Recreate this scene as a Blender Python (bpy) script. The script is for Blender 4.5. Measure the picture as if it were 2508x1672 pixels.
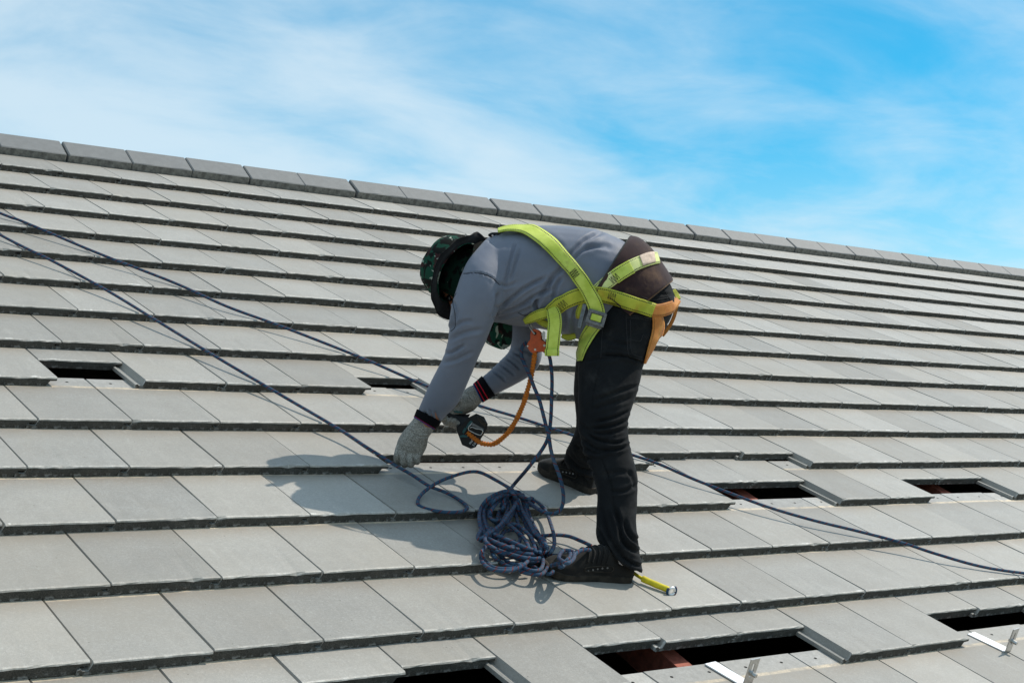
import bpy, bmesh, math, random
from mathutils import Vector, Matrix, noise
from mathutils.bvhtree import BVHTree
random.seed(7)
for o in list(bpy.data.objects): bpy.data.objects.remove(o)
scn = bpy.context.scene
COL = scn.collection

# ------------------------------------------------------------------ camera
CAM = Vector((-1.196587, -2.914213, 0.605363))
BX = Vector((0.785705, -0.618601, 0.0))
BY = Vector((0.045957, 0.058372, -0.997237))
BZ = Vector((0.616892, 0.783534, 0.074292))
FPX = 3626.6486
PITCH = 0.45253594
cd = bpy.data.cameras.new('camera'); cam = bpy.data.objects.new('camera', cd); COL.objects.link(cam)
cd.sensor_width = 36; cd.sensor_fit = 'HORIZONTAL'; cd.lens = FPX/2508*36; cd.clip_start = .05; cd.clip_end = 5000
mw = Matrix.Identity(4)
for i in range(3):
    mw[i][0] = BX[i]; mw[i][1] = -BY[i]; mw[i][2] = -BZ[i]; mw[i][3] = CAM[i]
cam.matrix_world = mw
scn.camera = cam
scn.render.resolution_x = 1024; scn.render.resolution_y = 682

# ------------------------------------------------------------------ roof frame <-> world
CP, SP = math.cos(PITCH), math.sin(PITCH)
def r2w(p): return Vector((p[0], p[1]*CP-p[2]*SP, p[1]*SP+p[2]*CP))
def w2r(p): return Vector((p[0], p[1]*CP+p[2]*SP, -p[1]*SP+p[2]*CP))
NRM = r2w((0, 0, 1)); UDIR = Vector((1, 0, 0)); VDIR = r2w((0, 1, 0))

# ------------------------------------------------------------------ light
TOSUN = r2w(Vector((0.585, 0.195, 0.79)).normalized()).normalized()
sd = bpy.data.lights.new('sun', 'SUN'); sd.energy = 2.95; sd.angle = math.radians(.6); sd.color = (1, .925, .815)
sun = bpy.data.objects.new('sun', sd); COL.objects.link(sun)
sun.rotation_euler = TOSUN.to_track_quat('Z', 'Y').to_euler(); sun.location = (3, -2, 12)
world = bpy.data.worlds.new('World'); scn.world = world; world.use_nodes = True
nt = world.node_tree; nt.nodes.clear()
def N(t, tree=None, **k):
    n = (tree or nt).nodes.new(t)
    for a, b in k.items(): setattr(n, a, b)
    return n
def L(a, b, tree=None): (tree or nt).links.new(a, b)
sky = N('ShaderNodeTexSky', sky_type='NISHITA', sun_disc=False)
sky.sun_elevation = math.asin(TOSUN.z); sky.sun_rotation = math.atan2(TOSUN.x, TOSUN.y)
sky.air_density = 1.0; sky.dust_density = .6; sky.ozone_density = 3.0; sky.altitude = 100
tc = N('ShaderNodeTexCoord'); sep = N('ShaderNodeSeparateXYZ'); L(tc.outputs['Generated'], sep.inputs[0])
# project the view direction on a high flat cloud sheet
zc = N('ShaderNodeMath', operation='MAXIMUM'); L(sep.outputs[2], zc.inputs[0]); zc.inputs[1].default_value = 0.0
za = N('ShaderNodeMath', operation='ADD'); L(zc.outputs[0], za.inputs[0]); za.inputs[1].default_value = .16
dv = N('ShaderNodeVectorMath', operation='DIVIDE'); L(tc.outputs['Generated'], dv.inputs[0])
cz = N('ShaderNodeCombineXYZ')
for i in range(3): L(za.outputs[0], cz.inputs[i])
L(cz.outputs[0], dv.inputs[1])
mp = N('ShaderNodeMapping'); L(dv.outputs[0], mp.inputs[0])
mp.inputs["Rotation"].default_value = (0, 0, math.radians(-20)); mp.inputs["Scale"].default_value = (.48, .80, 0); mp.inputs["Location"].default_value = (4.9, .5, 0)
n1 = N('ShaderNodeTexNoise'); n1.inputs['Scale'].default_value = 1.15; n1.inputs['Detail'].default_value = 9; n1.inputs['Roughness'].default_value = .52; n1.inputs['Distortion'].default_value = .75
L(mp.outputs[0], n1.inputs[0])
mp2 = N('ShaderNodeMapping'); L(dv.outputs[0], mp2.inputs[0]); mp2.inputs['Scale'].default_value = (1.5, 2.0, 0); mp2.inputs['Rotation'].default_value = (0, 0, .5)
n2 = N('ShaderNodeTexNoise'); n2.inputs['Scale'].default_value = 1.6; n2.inputs['Detail'].default_value = 8; n2.inputs['Roughness'].default_value = .58; n2.inputs['Distortion'].default_value = .4; L(mp2.outputs[0], n2.inputs[0])
nm = N('ShaderNodeMix', data_type='FLOAT'); nm.inputs[0].default_value = .38; L(n1.outputs[0], nm.inputs[2]); L(n2.outputs[0], nm.inputs[3])
cr = N('ShaderNodeMapRange', interpolation_type='SMOOTHSTEP'); L(nm.outputs[0], cr.inputs[0])
cr.inputs[1].default_value = .31; cr.inputs[2].default_value = .655; cr.inputs[3].default_value = 0.08; cr.inputs[4].default_value = .80
hs = N('ShaderNodeHueSaturation'); hs.inputs['Saturation'].default_value = 2.0; hs.inputs['Hue'].default_value = .475; hs.inputs['Value'].default_value = .78; L(sky.outputs[0], hs.inputs['Color'])
hz = N('ShaderNodeMapRange', interpolation_type='SMOOTHSTEP'); L(sep.outputs[2], hz.inputs[0])
hz.inputs[1].default_value = .06; hz.inputs[2].default_value = .27; hz.inputs[3].default_value = .55; hz.inputs[4].default_value = 0
mx1 = N('ShaderNodeMath', operation='MAXIMUM'); L(cr.outputs[0], mx1.inputs[0]); L(hz.outputs[0], mx1.inputs[1])
cm = N('ShaderNodeMix', data_type='RGBA'); L(mx1.outputs[0], cm.inputs[0]); L(hs.outputs[0], cm.inputs[6]); cm.inputs[7].default_value = (4.1, 4.75, 5.15, 1)
bg = N('ShaderNodeBackground'); bg.inputs[1].default_value = .145; L(cm.outputs[2], bg.inputs[0])
wo = N('ShaderNodeOutputWorld'); L(bg.outputs[0], wo.inputs[0])
scn.view_settings.view_transform = 'Standard'; scn.view_settings.look = 'None'; scn.view_settings.gamma = 1
scn.view_settings.exposure = 0.36
scn.render.engine = 'CYCLES'

# ------------------------------------------------------------------ helpers
def at(x, y, d): return CAM + d*(BX*((x-1254)/FPX) + BY*((y-836)/FPX) + BZ)
def toroof(x, y, h=0.0):
    dr = w2r(BX*((x-1254)/FPX) + BY*((y-836)/FPX) + BZ); c = w2r(CAM); s = (h-c.z)/dr.z
    return c + dr*s
G = 0.321811; W = 0.30; HT = 0.0320; TL = .415
OFF = {-1: .135, 0: 0.0, 1: 0.135, 2: 0.3024, 3: 0.1347, 4: 0.2993, 5: 0.4332, 6: 0.6043, 7: 0.7265, 8: 0.8971, 9: 0.7219, 10: 0.8945, 11: 1.0172, 12: 1.1968, 13: 1.3323, 14: 1.5027}
def surf(v):
    y = v - math.floor(v/G)*G
    return -HT*y/G
def onroof(x, y, h):
    """world point on the ray of a photo point, h above the tiles"""
    p = toroof(x, y, h-.014)
    for _ in range(3): p = toroof(x, y, surf(p.y)+h)
    return r2w(p)
def pix(p):
    q = p-CAM; z = q.dot(BZ); return (1254+FPX*q.dot(BX)/z, 836+FPX*q.dot(BY)/z, z)
def obj(name, me, mat=None, parent=None, smooth=False):
    if isinstance(me, bmesh.types.BMesh):
        b = me; me = bpy.data.meshes.new(name); b.to_mesh(me); b.free()
    o = bpy.data.objects.new(name, me); COL.objects.link(o)
    if mat:
        for m in (mat if isinstance(mat, (list, tuple)) else [mat]): me.materials.append(m)
    if smooth:
        for p in me.polygons: p.use_smooth = True
    if parent: o.parent = parent
    return o
def tag(o, label=None, cat=None, group=None, kind=None):
    if label: o['label'] = label
    if cat: o['category'] = cat
    if group: o['group'] = group
    if kind: o['kind'] = kind
    return o
def empty(name, loc=(0, 0, 0)):
    o = bpy.data.objects.new(name, None); COL.objects.link(o); o.location = loc; o.empty_display_size = .1; return o
def par(o, root):
    """parent keeping world placement for a root that has only a location"""
    o.parent = root; o.location = o.location-root.location; return o
def box(bm, lo, hi, M=None, bev=0):
    v = [bm.verts.new((x, y, z)) for x in (lo[0], hi[0]) for y in (lo[1], hi[1]) for z in (lo[2], hi[2])]
    fs = [bm.faces.new([v[i] for i in q]) for q in ((0, 1, 3, 2), (4, 6, 7, 5), (0, 4, 5, 1), (2, 3, 7, 6), (0, 2, 6, 4), (1, 5, 7, 3))]
    if bev:
        es = list({e for f in fs for e in f.edges})
        r = bmesh.ops.bevel(bm, geom=es, offset=bev, segments=2, affect='EDGES', profile=.6)
        v = list({x for f in r['faces'] for x in f.verts} | {x for x in v if x.is_valid})
    if M is not None:
        for x in v: x.co = M @ x.co
    return v
def catmull(pts, n=None, step=None, closed=False):
    P = [Vector(p) for p in pts]; out = []
    m = len(P)
    for i in range(m if closed else m-1):
        if closed: a, b, c, d = P[(i-1) % m], P[i], P[(i+1) % m], P[(i+2) % m]
        else: a, b, c, d = P[max(i-1, 0)], P[i], P[i+1], P[min(i+2, m-1)]
        k = n or max(1, int((c-b).length/step))
        for j in range(k):
            t = j/k
            out.append(.5*((2*b)+(c-a)*t+(2*a-5*b+4*c-d)*t*t+(3*b-a-3*c+d)*t**3))
    if not closed: out.append(P[-1])
    return out
def tube_mesh(name, paths, rad, sides=8, step=.01, radf=None, closed=False, raw=False):
    """rope-like tubes with a UV map: u round the tube, v metres along it"""
    verts, faces, uvs = [], [], []
    for pts in paths:
        P = pts if raw else catmull(pts, step=step, closed=closed)
        T = [(P[min(i+1, len(P)-1)]-P[max(i-1, 0)]).normalized() for i in range(len(P))]
        nrm = T[0].orthogonal().normalized(); base = len(verts); s = 0
        rings = []
        for i, p in enumerate(P):
            if i:
                s += (p-P[i-1]).length
                nrm = (nrm-T[i]*nrm.dot(T[i])).normalized()
            b = T[i].cross(nrm); r = rad*(radf(s) if radf else 1)
            rings.append(s)
            for k in range(sides):
                a = 2*math.pi*k/sides
                verts.append(p+(nrm*math.cos(a)+b*math.sin(a))*r)
        for i in range(len(P)-1):
            for k in range(sides):
                k2 = (k+1) % sides
                faces.append((base+i*sides+k, base+i*sides+k2, base+(i+1)*sides+k2, base+(i+1)*sides+k))
                uvs.append(((k/sides, rings[i]), ((k+1)/sides, rings[i]), ((k+1)/sides, rings[i+1]), (k/sides, rings[i+1])))
        for e, rev in ((0, True), (len(P)-1, False)):
            f = [base+e*sides+k for k in range(sides)]
            if rev: f.reverse()
            faces.append(tuple(f)); uvs.append(tuple((.5, rings[e]) for _ in f))
    me = bpy.data.meshes.new(name); me.from_pydata(verts, [], faces); uv = me.uv_layers.new(name='UVMap')
    li = 0
    for fu in uvs:
        for c in fu: uv.data[li].uv = c; li += 1
    for p in me.polygons: p.use_smooth = True
    return me

# ------------------------------------------------------------------ materials
class Mat:
    def __init__(s, name, rough=.7, spec=.3):
        s.m = bpy.data.materials.new(name); s.m.use_nodes = True; s.t = s.m.node_tree
        s.b = s.t.nodes['Principled BSDF']; s.b.inputs['Roughness'].default_value = rough; s.b.inputs['Specular IOR Level'].default_value = spec
    def n(s, t, **k): return N(t, s.t, **k)
    def l(s, a, b): s.t.links.new(a, b)
    def coord(s, out='Object', scale=(1, 1, 1), loc=(0, 0, 0), rot=(0, 0, 0)):
        c = s.n('ShaderNodeTexCoord'); m = s.n('ShaderNodeMapping'); s.l(c.outputs[out], m.inputs[0])
        m.inputs['Scale'].default_value = scale; m.inputs['Location'].default_value = loc; m.inputs['Rotation'].default_value = rot
        return m.outputs[0]
    def noise(s, vec, scale, detail=4, rough=.55, dist=0):
        n = s.n('ShaderNodeTexNoise'); n.inputs['Scale'].default_value = scale; n.inputs['Detail'].default_value = detail
        n.inputs['Roughness'].default_value = rough; n.inputs['Distortion'].default_value = dist
        if vec is not None: s.l(vec, n.inputs['Vector'])
        return n.outputs[0]
    def rng(s, v, a, b, c=0, d=1, smooth=True):
        r = s.n('ShaderNodeMapRange', interpolation_type='SMOOTHSTEP' if smooth else 'LINEAR'); s.l(v, r.inputs[0])
        for i, x in enumerate((a, b, c, d)): r.inputs[i+1].default_value = x
        return r.outputs[0]
    def math(s, op, a, b=None):
        m = s.n('ShaderNodeMath', operation=op)
        for i, x in enumerate((a, b)):
            if x is None: continue
            if isinstance(x, (int, float)): m.inputs[i].default_value = x
            else: s.l(x, m.inputs[i])
        return m.outputs[0]
    def mix(s, fac, a, b, mode='MIX'):
        m = s.n('ShaderNodeMix', data_type='RGBA', blend_type=mode)
        for i, x in ((0, fac), (6, a), (7, b)):
            if isinstance(x, (int, float)): m.inputs[i].default_value = x
            elif isinstance(x, tuple): m.inputs[i].default_value = (*x, 1)
            else: s.l(x, m.inputs[i])
        return m.outputs[2]
    def col(s, c):
        if isinstance(c, tuple): s.b.inputs['Base Color'].default_value = (*c, 1)
        else: s.l(c, s.b.inputs['Base Color'])
    def bump(s, h, strength=.3, dist=.002, prev=None):
        b = s.n('ShaderNodeBump'); b.inputs['Strength'].default_value = strength; b.inputs['Distance'].default_value = dist
        s.l(h, b.inputs['Height'])
        if prev is not None: s.l(prev, b.inputs['Normal'])
        s.l(b.outputs[0], s.b.inputs['Normal']); return b.outputs[0]
    def ramp(s, v, stops, const=False):
        r = s.n('ShaderNodeValToRGB'); s.l(v, r.inputs[0]); e = r.color_ramp.elements
        if const: r.color_ramp.interpolation = 'CONSTANT'
        while len(e) < len(stops): e.new(.5)
        for x, (p, c) in zip(e, stops): x.position = p; x.color = (*c, 1)
        return r.outputs[0]

def tile_material():
    m = Mat('concrete_tile', .58, .6)
    oi = m.n('ShaderNodeObjectInfo'); rnd = oi.outputs['Random']
    off = m.n('ShaderNodeVectorMath', operation='ADD'); c = m.n('ShaderNodeTexCoord'); m.l(c.outputs['Object'], off.inputs[0])
    sc = m.n('ShaderNodeCombineXYZ'); 
    for i, k in enumerate((37., 91., 53.)): m.l(m.math('MULTIPLY', rnd, k), sc.inputs[i])
    m.l(sc.outputs[0], off.inputs[1]); V = off.outputs[0]
    sp = m.n('ShaderNodeSeparateXYZ'); m.l(c.outputs['Object'], sp.inputs[0]); X, Y = sp.outputs[0], sp.outputs[1]
    big = m.noise(V, 7, 4, .6); med = m.noise(V, 38, 4, .6); fine = m.noise(V, 420, 3, .7)
    col = m.mix(m.rng(big, .3, .7), (.264, .251, .225), (.324, .311, .282))
    col = m.mix(m.rng(med, .35, .75, 0, .35), col, (.36, .352, .33))
    col = m.mix(m.rng(fine, .40, .66, 0, .65), col, (.155, .152, .145))
    col = m.mix(m.rng(fine, .60, .74, 0, .6), col, (.5, .49, .46))
    # dirt that collects below the overlap, rain streaks
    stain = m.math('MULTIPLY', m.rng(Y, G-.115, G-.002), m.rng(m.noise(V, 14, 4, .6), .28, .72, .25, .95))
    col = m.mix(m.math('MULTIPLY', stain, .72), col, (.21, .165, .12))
    # part of the tile that is normally covered: clean, with a tan line of dust at the old edge
    cov = m.rng(Y, G+.002, G+.012)
    col = m.mix(cov, col, m.mix(m.rng(med, .3, .7), (.27, .265, .25), (.36, .35, .33)))
    ln = m.math('MULTIPLY', m.math('MULTIPLY', m.rng(Y, G-.011, G-.004), m.rng(Y, G+.012, G+.005)), m.rng(m.noise(V, 24, 3), .36, .52, .35, .95))
    col = m.mix(ln, col, (.62, .50, .35))
    # lime scuffs along the front arris
    sv = m.n('ShaderNodeMapping'); m.l(V, sv.inputs[0]); sv.inputs['Scale'].default_value = (16, 1.5, 1)
    sc1 = m.math('MULTIPLY', m.rng(m.noise(sv.outputs[0], 1, 4, .6), .60, .66), m.math('MULTIPLY', m.rng(Y, .002, .005), m.rng(Y, .013, .008)))
    col = m.mix(m.math('MULTIPLY', sc1, .9), col, (.72, .71, .67))
    rim_highlight = m.math('MULTIPLY', m.rng(Y, .010, .004), m.rng(m.noise(V, 45, 3, .7), .35, .62, .1, .65))  # light catching the arris, put into the colour as a broken pale rim
    col = m.mix(rim_highlight, col, (.50, .49, .46))
    vo = m.n('ShaderNodeTexVoronoi'); vo.inputs['Scale'].default_value = 26; m.l(V, vo.inputs['Vector'])
    pit = m.math('MULTIPLY', m.rng(vo.outputs['Distance'], .075, .045), m.rng(m.noise(V, 9, 1), .52, .56))
    col = m.mix(m.math('MULTIPLY', pit, .85), col, (.05, .045, .04))
    col = m.mix(m.rng(m.noise(V, 125, 4, .8), .34, .62, .0, .48), col, (.185, .178, .162))
    col = m.mix(m.rng(m.noise(V, 150, 3, .8), .56, .70, 0, .35), col, (.47, .46, .43))
    gp_ = m.n('ShaderNodeNewGeometry'); wn = m.noise(gp_.outputs['Position'], 1.7, 5, .62, .4)
    col = m.mix(m.rng(wn, .45, .72, 0, .38), col, (.25, .225, .185))      # dust tracked over several tiles
    fs_ = m.n('ShaderNodeMapping'); m.l(V, fs_.inputs[0]); fs_.inputs['Scale'].default_value = (9, 2.2, 1); fs_.inputs['Rotation'].default_value = (0, 0, .35)
    col = m.mix(m.rng(m.noise(fs_.outputs[0], 1.6, 5, .7), .60, .78, 0, .32), col, (.46, .45, .42))   # pale scuffs
    tint = m.n('ShaderNodeMath', operation='FRACT'); m.l(m.math('MULTIPLY', rnd, 17.31), tint.inputs[0])
    col = m.mix(m.math('MULTIPLY', tint.outputs[0], .22), col, (.30, .265, .215))
    hv = m.n('ShaderNodeHueSaturation'); m.l(col, hv.inputs['Color']); m.l(m.rng(rnd, 0, 1, 1.02, 1.40, False), hv.inputs['Value'])
    m.col(hv.outputs[0])
    b1 = m.bump(fine, .45, .0012); m.bump(med, .25, .002, b1)
    return m.m
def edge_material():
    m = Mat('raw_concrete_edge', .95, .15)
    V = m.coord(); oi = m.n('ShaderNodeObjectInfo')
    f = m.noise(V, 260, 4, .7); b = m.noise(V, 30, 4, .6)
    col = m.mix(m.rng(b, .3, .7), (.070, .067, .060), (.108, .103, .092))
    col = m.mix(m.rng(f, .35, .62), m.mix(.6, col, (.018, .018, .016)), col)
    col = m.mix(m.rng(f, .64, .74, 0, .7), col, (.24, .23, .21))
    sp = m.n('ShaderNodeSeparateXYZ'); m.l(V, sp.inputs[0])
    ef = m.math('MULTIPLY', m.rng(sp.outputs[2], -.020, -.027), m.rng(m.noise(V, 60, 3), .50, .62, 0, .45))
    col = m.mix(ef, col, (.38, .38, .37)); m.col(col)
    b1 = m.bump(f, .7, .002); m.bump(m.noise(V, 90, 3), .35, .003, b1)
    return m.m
def simple(name, c, rough=.6, spec=.3, metal=0, vary=0, scale=60, bump=0, bs=300):
    m = Mat(name, rough, spec); m.b.inputs['Metallic'].default_value = metal
    if vary:
        V = m.coord(); n = m.noise(V, scale, 5, .6)
        m.col(m.mix(m.rng(n, .3, .7), tuple(x*(1-vary) for x in c), tuple(min(1, x*(1+vary)) for x in c)))
    else: m.col(c)
    if bump: m.bump(m.noise(m.coord(), bs, 3), bump, .002)
    return m.m
def cloth(name, c1, c2, weave=900, wb=.25, rough=.85, dust=None, dscale=9, crease=.30):
    m = Mat(name, rough, .12); V = m.coord()
    col = m.mix(m.rng(m.noise(V, 11, 5, .6), .3, .7), c1, c2)
    if dust:
        col = m.mix(m.rng(m.noise(V, dscale, 6, .65), .5, .8, 0, .75), col, dust)
    m.col(col); f = m.noise(V, weave, 2, .6); b = m.bump(f, wb, .0006); m.bump(m.noise(V, 26, 4, .55, .6), crease, .006, b)
    try: m.b.inputs['Sheen Weight'].default_value = .12
    except Exception: pass
    return m.m
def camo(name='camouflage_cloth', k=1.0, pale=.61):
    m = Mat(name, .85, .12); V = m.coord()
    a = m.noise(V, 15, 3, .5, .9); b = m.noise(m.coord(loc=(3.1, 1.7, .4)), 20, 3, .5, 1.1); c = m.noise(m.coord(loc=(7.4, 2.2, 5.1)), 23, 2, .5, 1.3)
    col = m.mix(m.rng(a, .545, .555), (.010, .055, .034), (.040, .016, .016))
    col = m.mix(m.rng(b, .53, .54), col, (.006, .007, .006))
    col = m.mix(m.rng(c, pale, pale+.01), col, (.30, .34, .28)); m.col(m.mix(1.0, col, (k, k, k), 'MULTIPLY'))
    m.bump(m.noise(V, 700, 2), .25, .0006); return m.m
def rope_mat():
    m = Mat('blue_rope', .75, .2); V = m.coord('UV'); sp = m.n('ShaderNodeSeparateXYZ'); m.l(V, sp.inputs[0])
    t = m.math('FRACT', m.math('ADD', m.math('MULTIPLY', sp.outputs[1], 1/.026), sp.outputs[0]))
    red = m.math('MULTIPLY', m.math('GREATER_THAN', t, .85), 1.0)
    O = m.coord(); n = m.noise(O, 40, 4)
    col = m.mix(m.rng(n, .3, .75), (.026, .070, .138), (.080, .132, .198))
    col = m.mix(red, col, (.19, .035, .03)); 
    col = m.mix(m.rng(m.noise(O, 12, 5, .7), .5, .8, 0, .4), col, (.15, .17, .20)); m.col(col)
    w = m.math('SINE', m.math('ADD', m.math('MULTIPLY', sp.outputs[1], 2*math.pi/.004), m.math('MULTIPLY', sp.outputs[0], 6.283*3)))
    m.bump(w, .8, .0014); return m.m
def strap_mat(name, c1, c2, stain, samt, line=(.01, .012, .012)):
    m = Mat(name, .62, .25); V = m.coord('UV'); sp = m.n('ShaderNodeSeparateXYZ'); m.l(V, sp.inputs[0]); U = sp.outputs[0]
    O = m.coord()
    col = m.mix(m.rng(m.noise(O, 22, 4, .6), .3, .7), c1, c2)
    col = m.mix(m.rng(m.noise(O, 14, 5, .65), .52, .75, 0, samt), col, stain)
    e = m.math('MINIMUM', U, m.math('SUBTRACT', 1.0, U))
    dash = m.rng(m.math('SINE', m.math('MULTIPLY', sp.outputs[1], 2*math.pi/.006)), -.8, -.4)
    lnm = m.math('MULTIPLY', m.math('MULTIPLY', m.math('GREATER_THAN', e, .085), m.math('LESS_THAN', e, .15)), dash)
    col = m.mix(lnm, col, line); m.col(col)
    wv = m.math('SINE', m.math('MULTIPLY', sp.outputs[1], 2*math.pi/.0024)); m.bump(wv, .25, .0006); return m.m
M = {}
M['tile'] = tile_material(); M['edge'] = edge_material()
M['hole'] = simple('nail_hole', (.01, .009, .008), .9)
M['ridge'] = simple('ridge_tile_top', (.155, .16, .16), .6, .5, vary=.07, scale=25, bump=.3, bs=350)
M['ridge_side'] = simple('ridge_mortar_side', (.165, .16, .145), .95, .1, vary=.35, scale=45, bump=.4, bs=160)
M['steel_red'] = simple('red_oxide_steel', (.30, .085, .055), .6, .3, vary=.3, scale=40)
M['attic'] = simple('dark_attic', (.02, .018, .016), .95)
M['plaster'] = simple('wall_plaster', (.55, .53, .48), .9, vary=.1, scale=4, bump=.3, bs=80)
M['soil'] = simple('dry_ground', (.20, .17, .11), .95, vary=.35, scale=.8, bump=.5, bs=6)
M['alu'] = simple('bright_aluminium', (.78, .79, .80), .5, .5, .55, vary=.06, scale=80)
M['steel'] = simple('stainless_steel', (.55, .54, .52), .32, .5, 1.0, vary=.1, scale=120)
M['darksteel'] = simple('worn_dark_steel', (.16, .16, .165), .45, .4, .6, vary=.3, scale=120, bump=.3, bs=250)
M['shirt'] = cloth('grey_shirt', (.134, .151, .198), (.156, .173, .222), rough=.6, crease=.12)
M['shirt'].node_tree.nodes['Principled BSDF'].inputs['Specular IOR Level'].default_value = .35
M['jeans'] = cloth('black_jeans', (.0072, .0080, .0094), (.0118, .0128, .0142), dust=(.042, .041, .040), weave=1400, wb=.4)
M['jeans'].node_tree.nodes['Principled BSDF'].inputs['Sheen Weight'].default_value = .02
M['belt'] = cloth('brown_back_belt', (.026, .014, .016), (.045, .024, .024), dust=(.13, .075, .045), dscale=12)
M['belt_edge'] = cloth('belt_binding', (.10, .06, .035), (.20, .10, .05))
M['belt_edge_dark'] = cloth('belt_binding_dark', (.03, .028, .024), (.055, .05, .04))
M['camo'] = camo(); M['camo_shaded'] = camo('shaded_camouflage_cloth', .33, .68); M['black'] = cloth('black_cloth', (.006, .006, .0065), (.011, .011, .011))  # second camouflage is a dimmed copy: shade below the hat put into its colour
M['skin'] = simple('skin', (.36, .15, .085), .55, .4, vary=.1, scale=60)
M['glove'] = None
def glove_mat():
    m = Mat('grey_knit_glove', .95, .1); V = m.coord(); f = m.noise(V, 520, 3, .7); b = m.noise(V, 25, 4)
    col = m.mix(m.rng(f, .42, .60), (.11, .105, .095), (.50, .475, .43)); col = m.mix(m.rng(b, .45, .75, 0, .5), col, (.13, .11, .085)); m.col(col)
    m.bump(f, .8, .0015); return m.m
M['glove'] = glove_mat()
def cuff_mat(name='striped_cuff', stops=None):
    m = Mat(name, .9, .1); V = m.coord('UV'); sp = m.n('ShaderNodeSeparateXYZ'); m.l(V, sp.inputs[0])
    m.col(m.ramp(sp.outputs[1], stops or [(0, (.004, .004, .006)), (.50, (.45, .012, .03)), (.57, (.004, .004, .006)), (.76, (.45, .012, .03)), (.83, (.004, .004, .008)), (.92, (.015, .05, .22))], True))
    m.bump(m.math('SINE', m.math('MULTIPLY', sp.outputs[0], 260)), .3, .001); return m.m
M['cuff'] = cuff_mat(); M['cuff_dark'] = cuff_mat('dark_cuff', [(0, (.004, .004, .006)), (.80, (.30, .010, .025)), (.86, (.015, .05, .22))])
M['rope'] = rope_mat()
M['neon'] = strap_mat('neon_webbing', (.43, .52, .06), (.60, .69, .13), (.30, .31, .07), .8)
M['dull'] = strap_mat('dirty_webbing', (.36, .39, .035), (.50, .50, .055), (.42, .20, .03), .75)
M['orange_web'] = strap_mat('orange_stained_webbing', (.46, .155, .03), (.58, .25, .06), (.46, .34, .06), .5, (.20, .08, .02))
M['pale_web'] = strap_mat('pale_webbing', (.60, .66, .22), (.72, .74, .32), (.60, .50, .30), .5)
M['label'] = simple('worn_label', (.62, .48, .38), .8, vary=.25, scale=40)
M['orange'] = simple('orange_anodised', (.52, .075, .012), .42, .5, vary=.15, scale=60)
M['elastic'] = None
def elastic_mat():
    m = Mat('orange_elastic', .7, .2); V = m.coord('UV'); sp = m.n('ShaderNodeSeparateXYZ'); m.l(V, sp.inputs[0])
    n = m.noise(m.coord(), 160, 3); col = m.mix(m.rng(n, .40, .70), (.52, .14, .015), (.62, .20, .03)); col = m.mix(m.rng(n, .60, .68), col, (.05, .03, .02)); m.col(col); return m.m
M['elastic'] = elastic_mat()
M['plastic'] = simple('black_plastic', (.006, .006, .007), .5, .35, bump=.2, bs=500)
M['gloss'] = simple('glossy_black_plastic', (.007, .007, .008), .16, .5)
M['teal'] = simple('teal_plastic', (.0, .07, .075), .4, .5)
M['white'] = simple('white_print', (.75, .75, .75), .6)
M['sock'] = cloth('white_sock', (.50, .47, .48), (.60, .56, .56))
M['shoe'] = cloth('black_canvas_shoe', (.007, .007, .0075), (.014, .013, .012), dust=(.07, .055, .04), dscale=16, rough=.75)
M['sole'] = simple('black_rubber_sole', (.032, .027, .022), .8, .2, vary=.4, scale=40, bump=.4, bs=200)
M['yellow'] = simple('yellow_sleeve', (.62, .50, .01), .5, .4, vary=.15, scale=70)
M['thread'] = simple('dark_thread', (.022, .022, .024), .8)

# ------------------------------------------------------------------ setting: ground
bm = bmesh.new(); S = 1500
for a, b in ((-S, -S), (S, -S), (S, S), (-S, S)): bm.verts.new((a, b, 0))
bm.faces.new(bm.verts); g = obj('ground', bm, M['soil']); g.location = (0, 0, -7.0); g['kind'] = 'structure'

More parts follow.
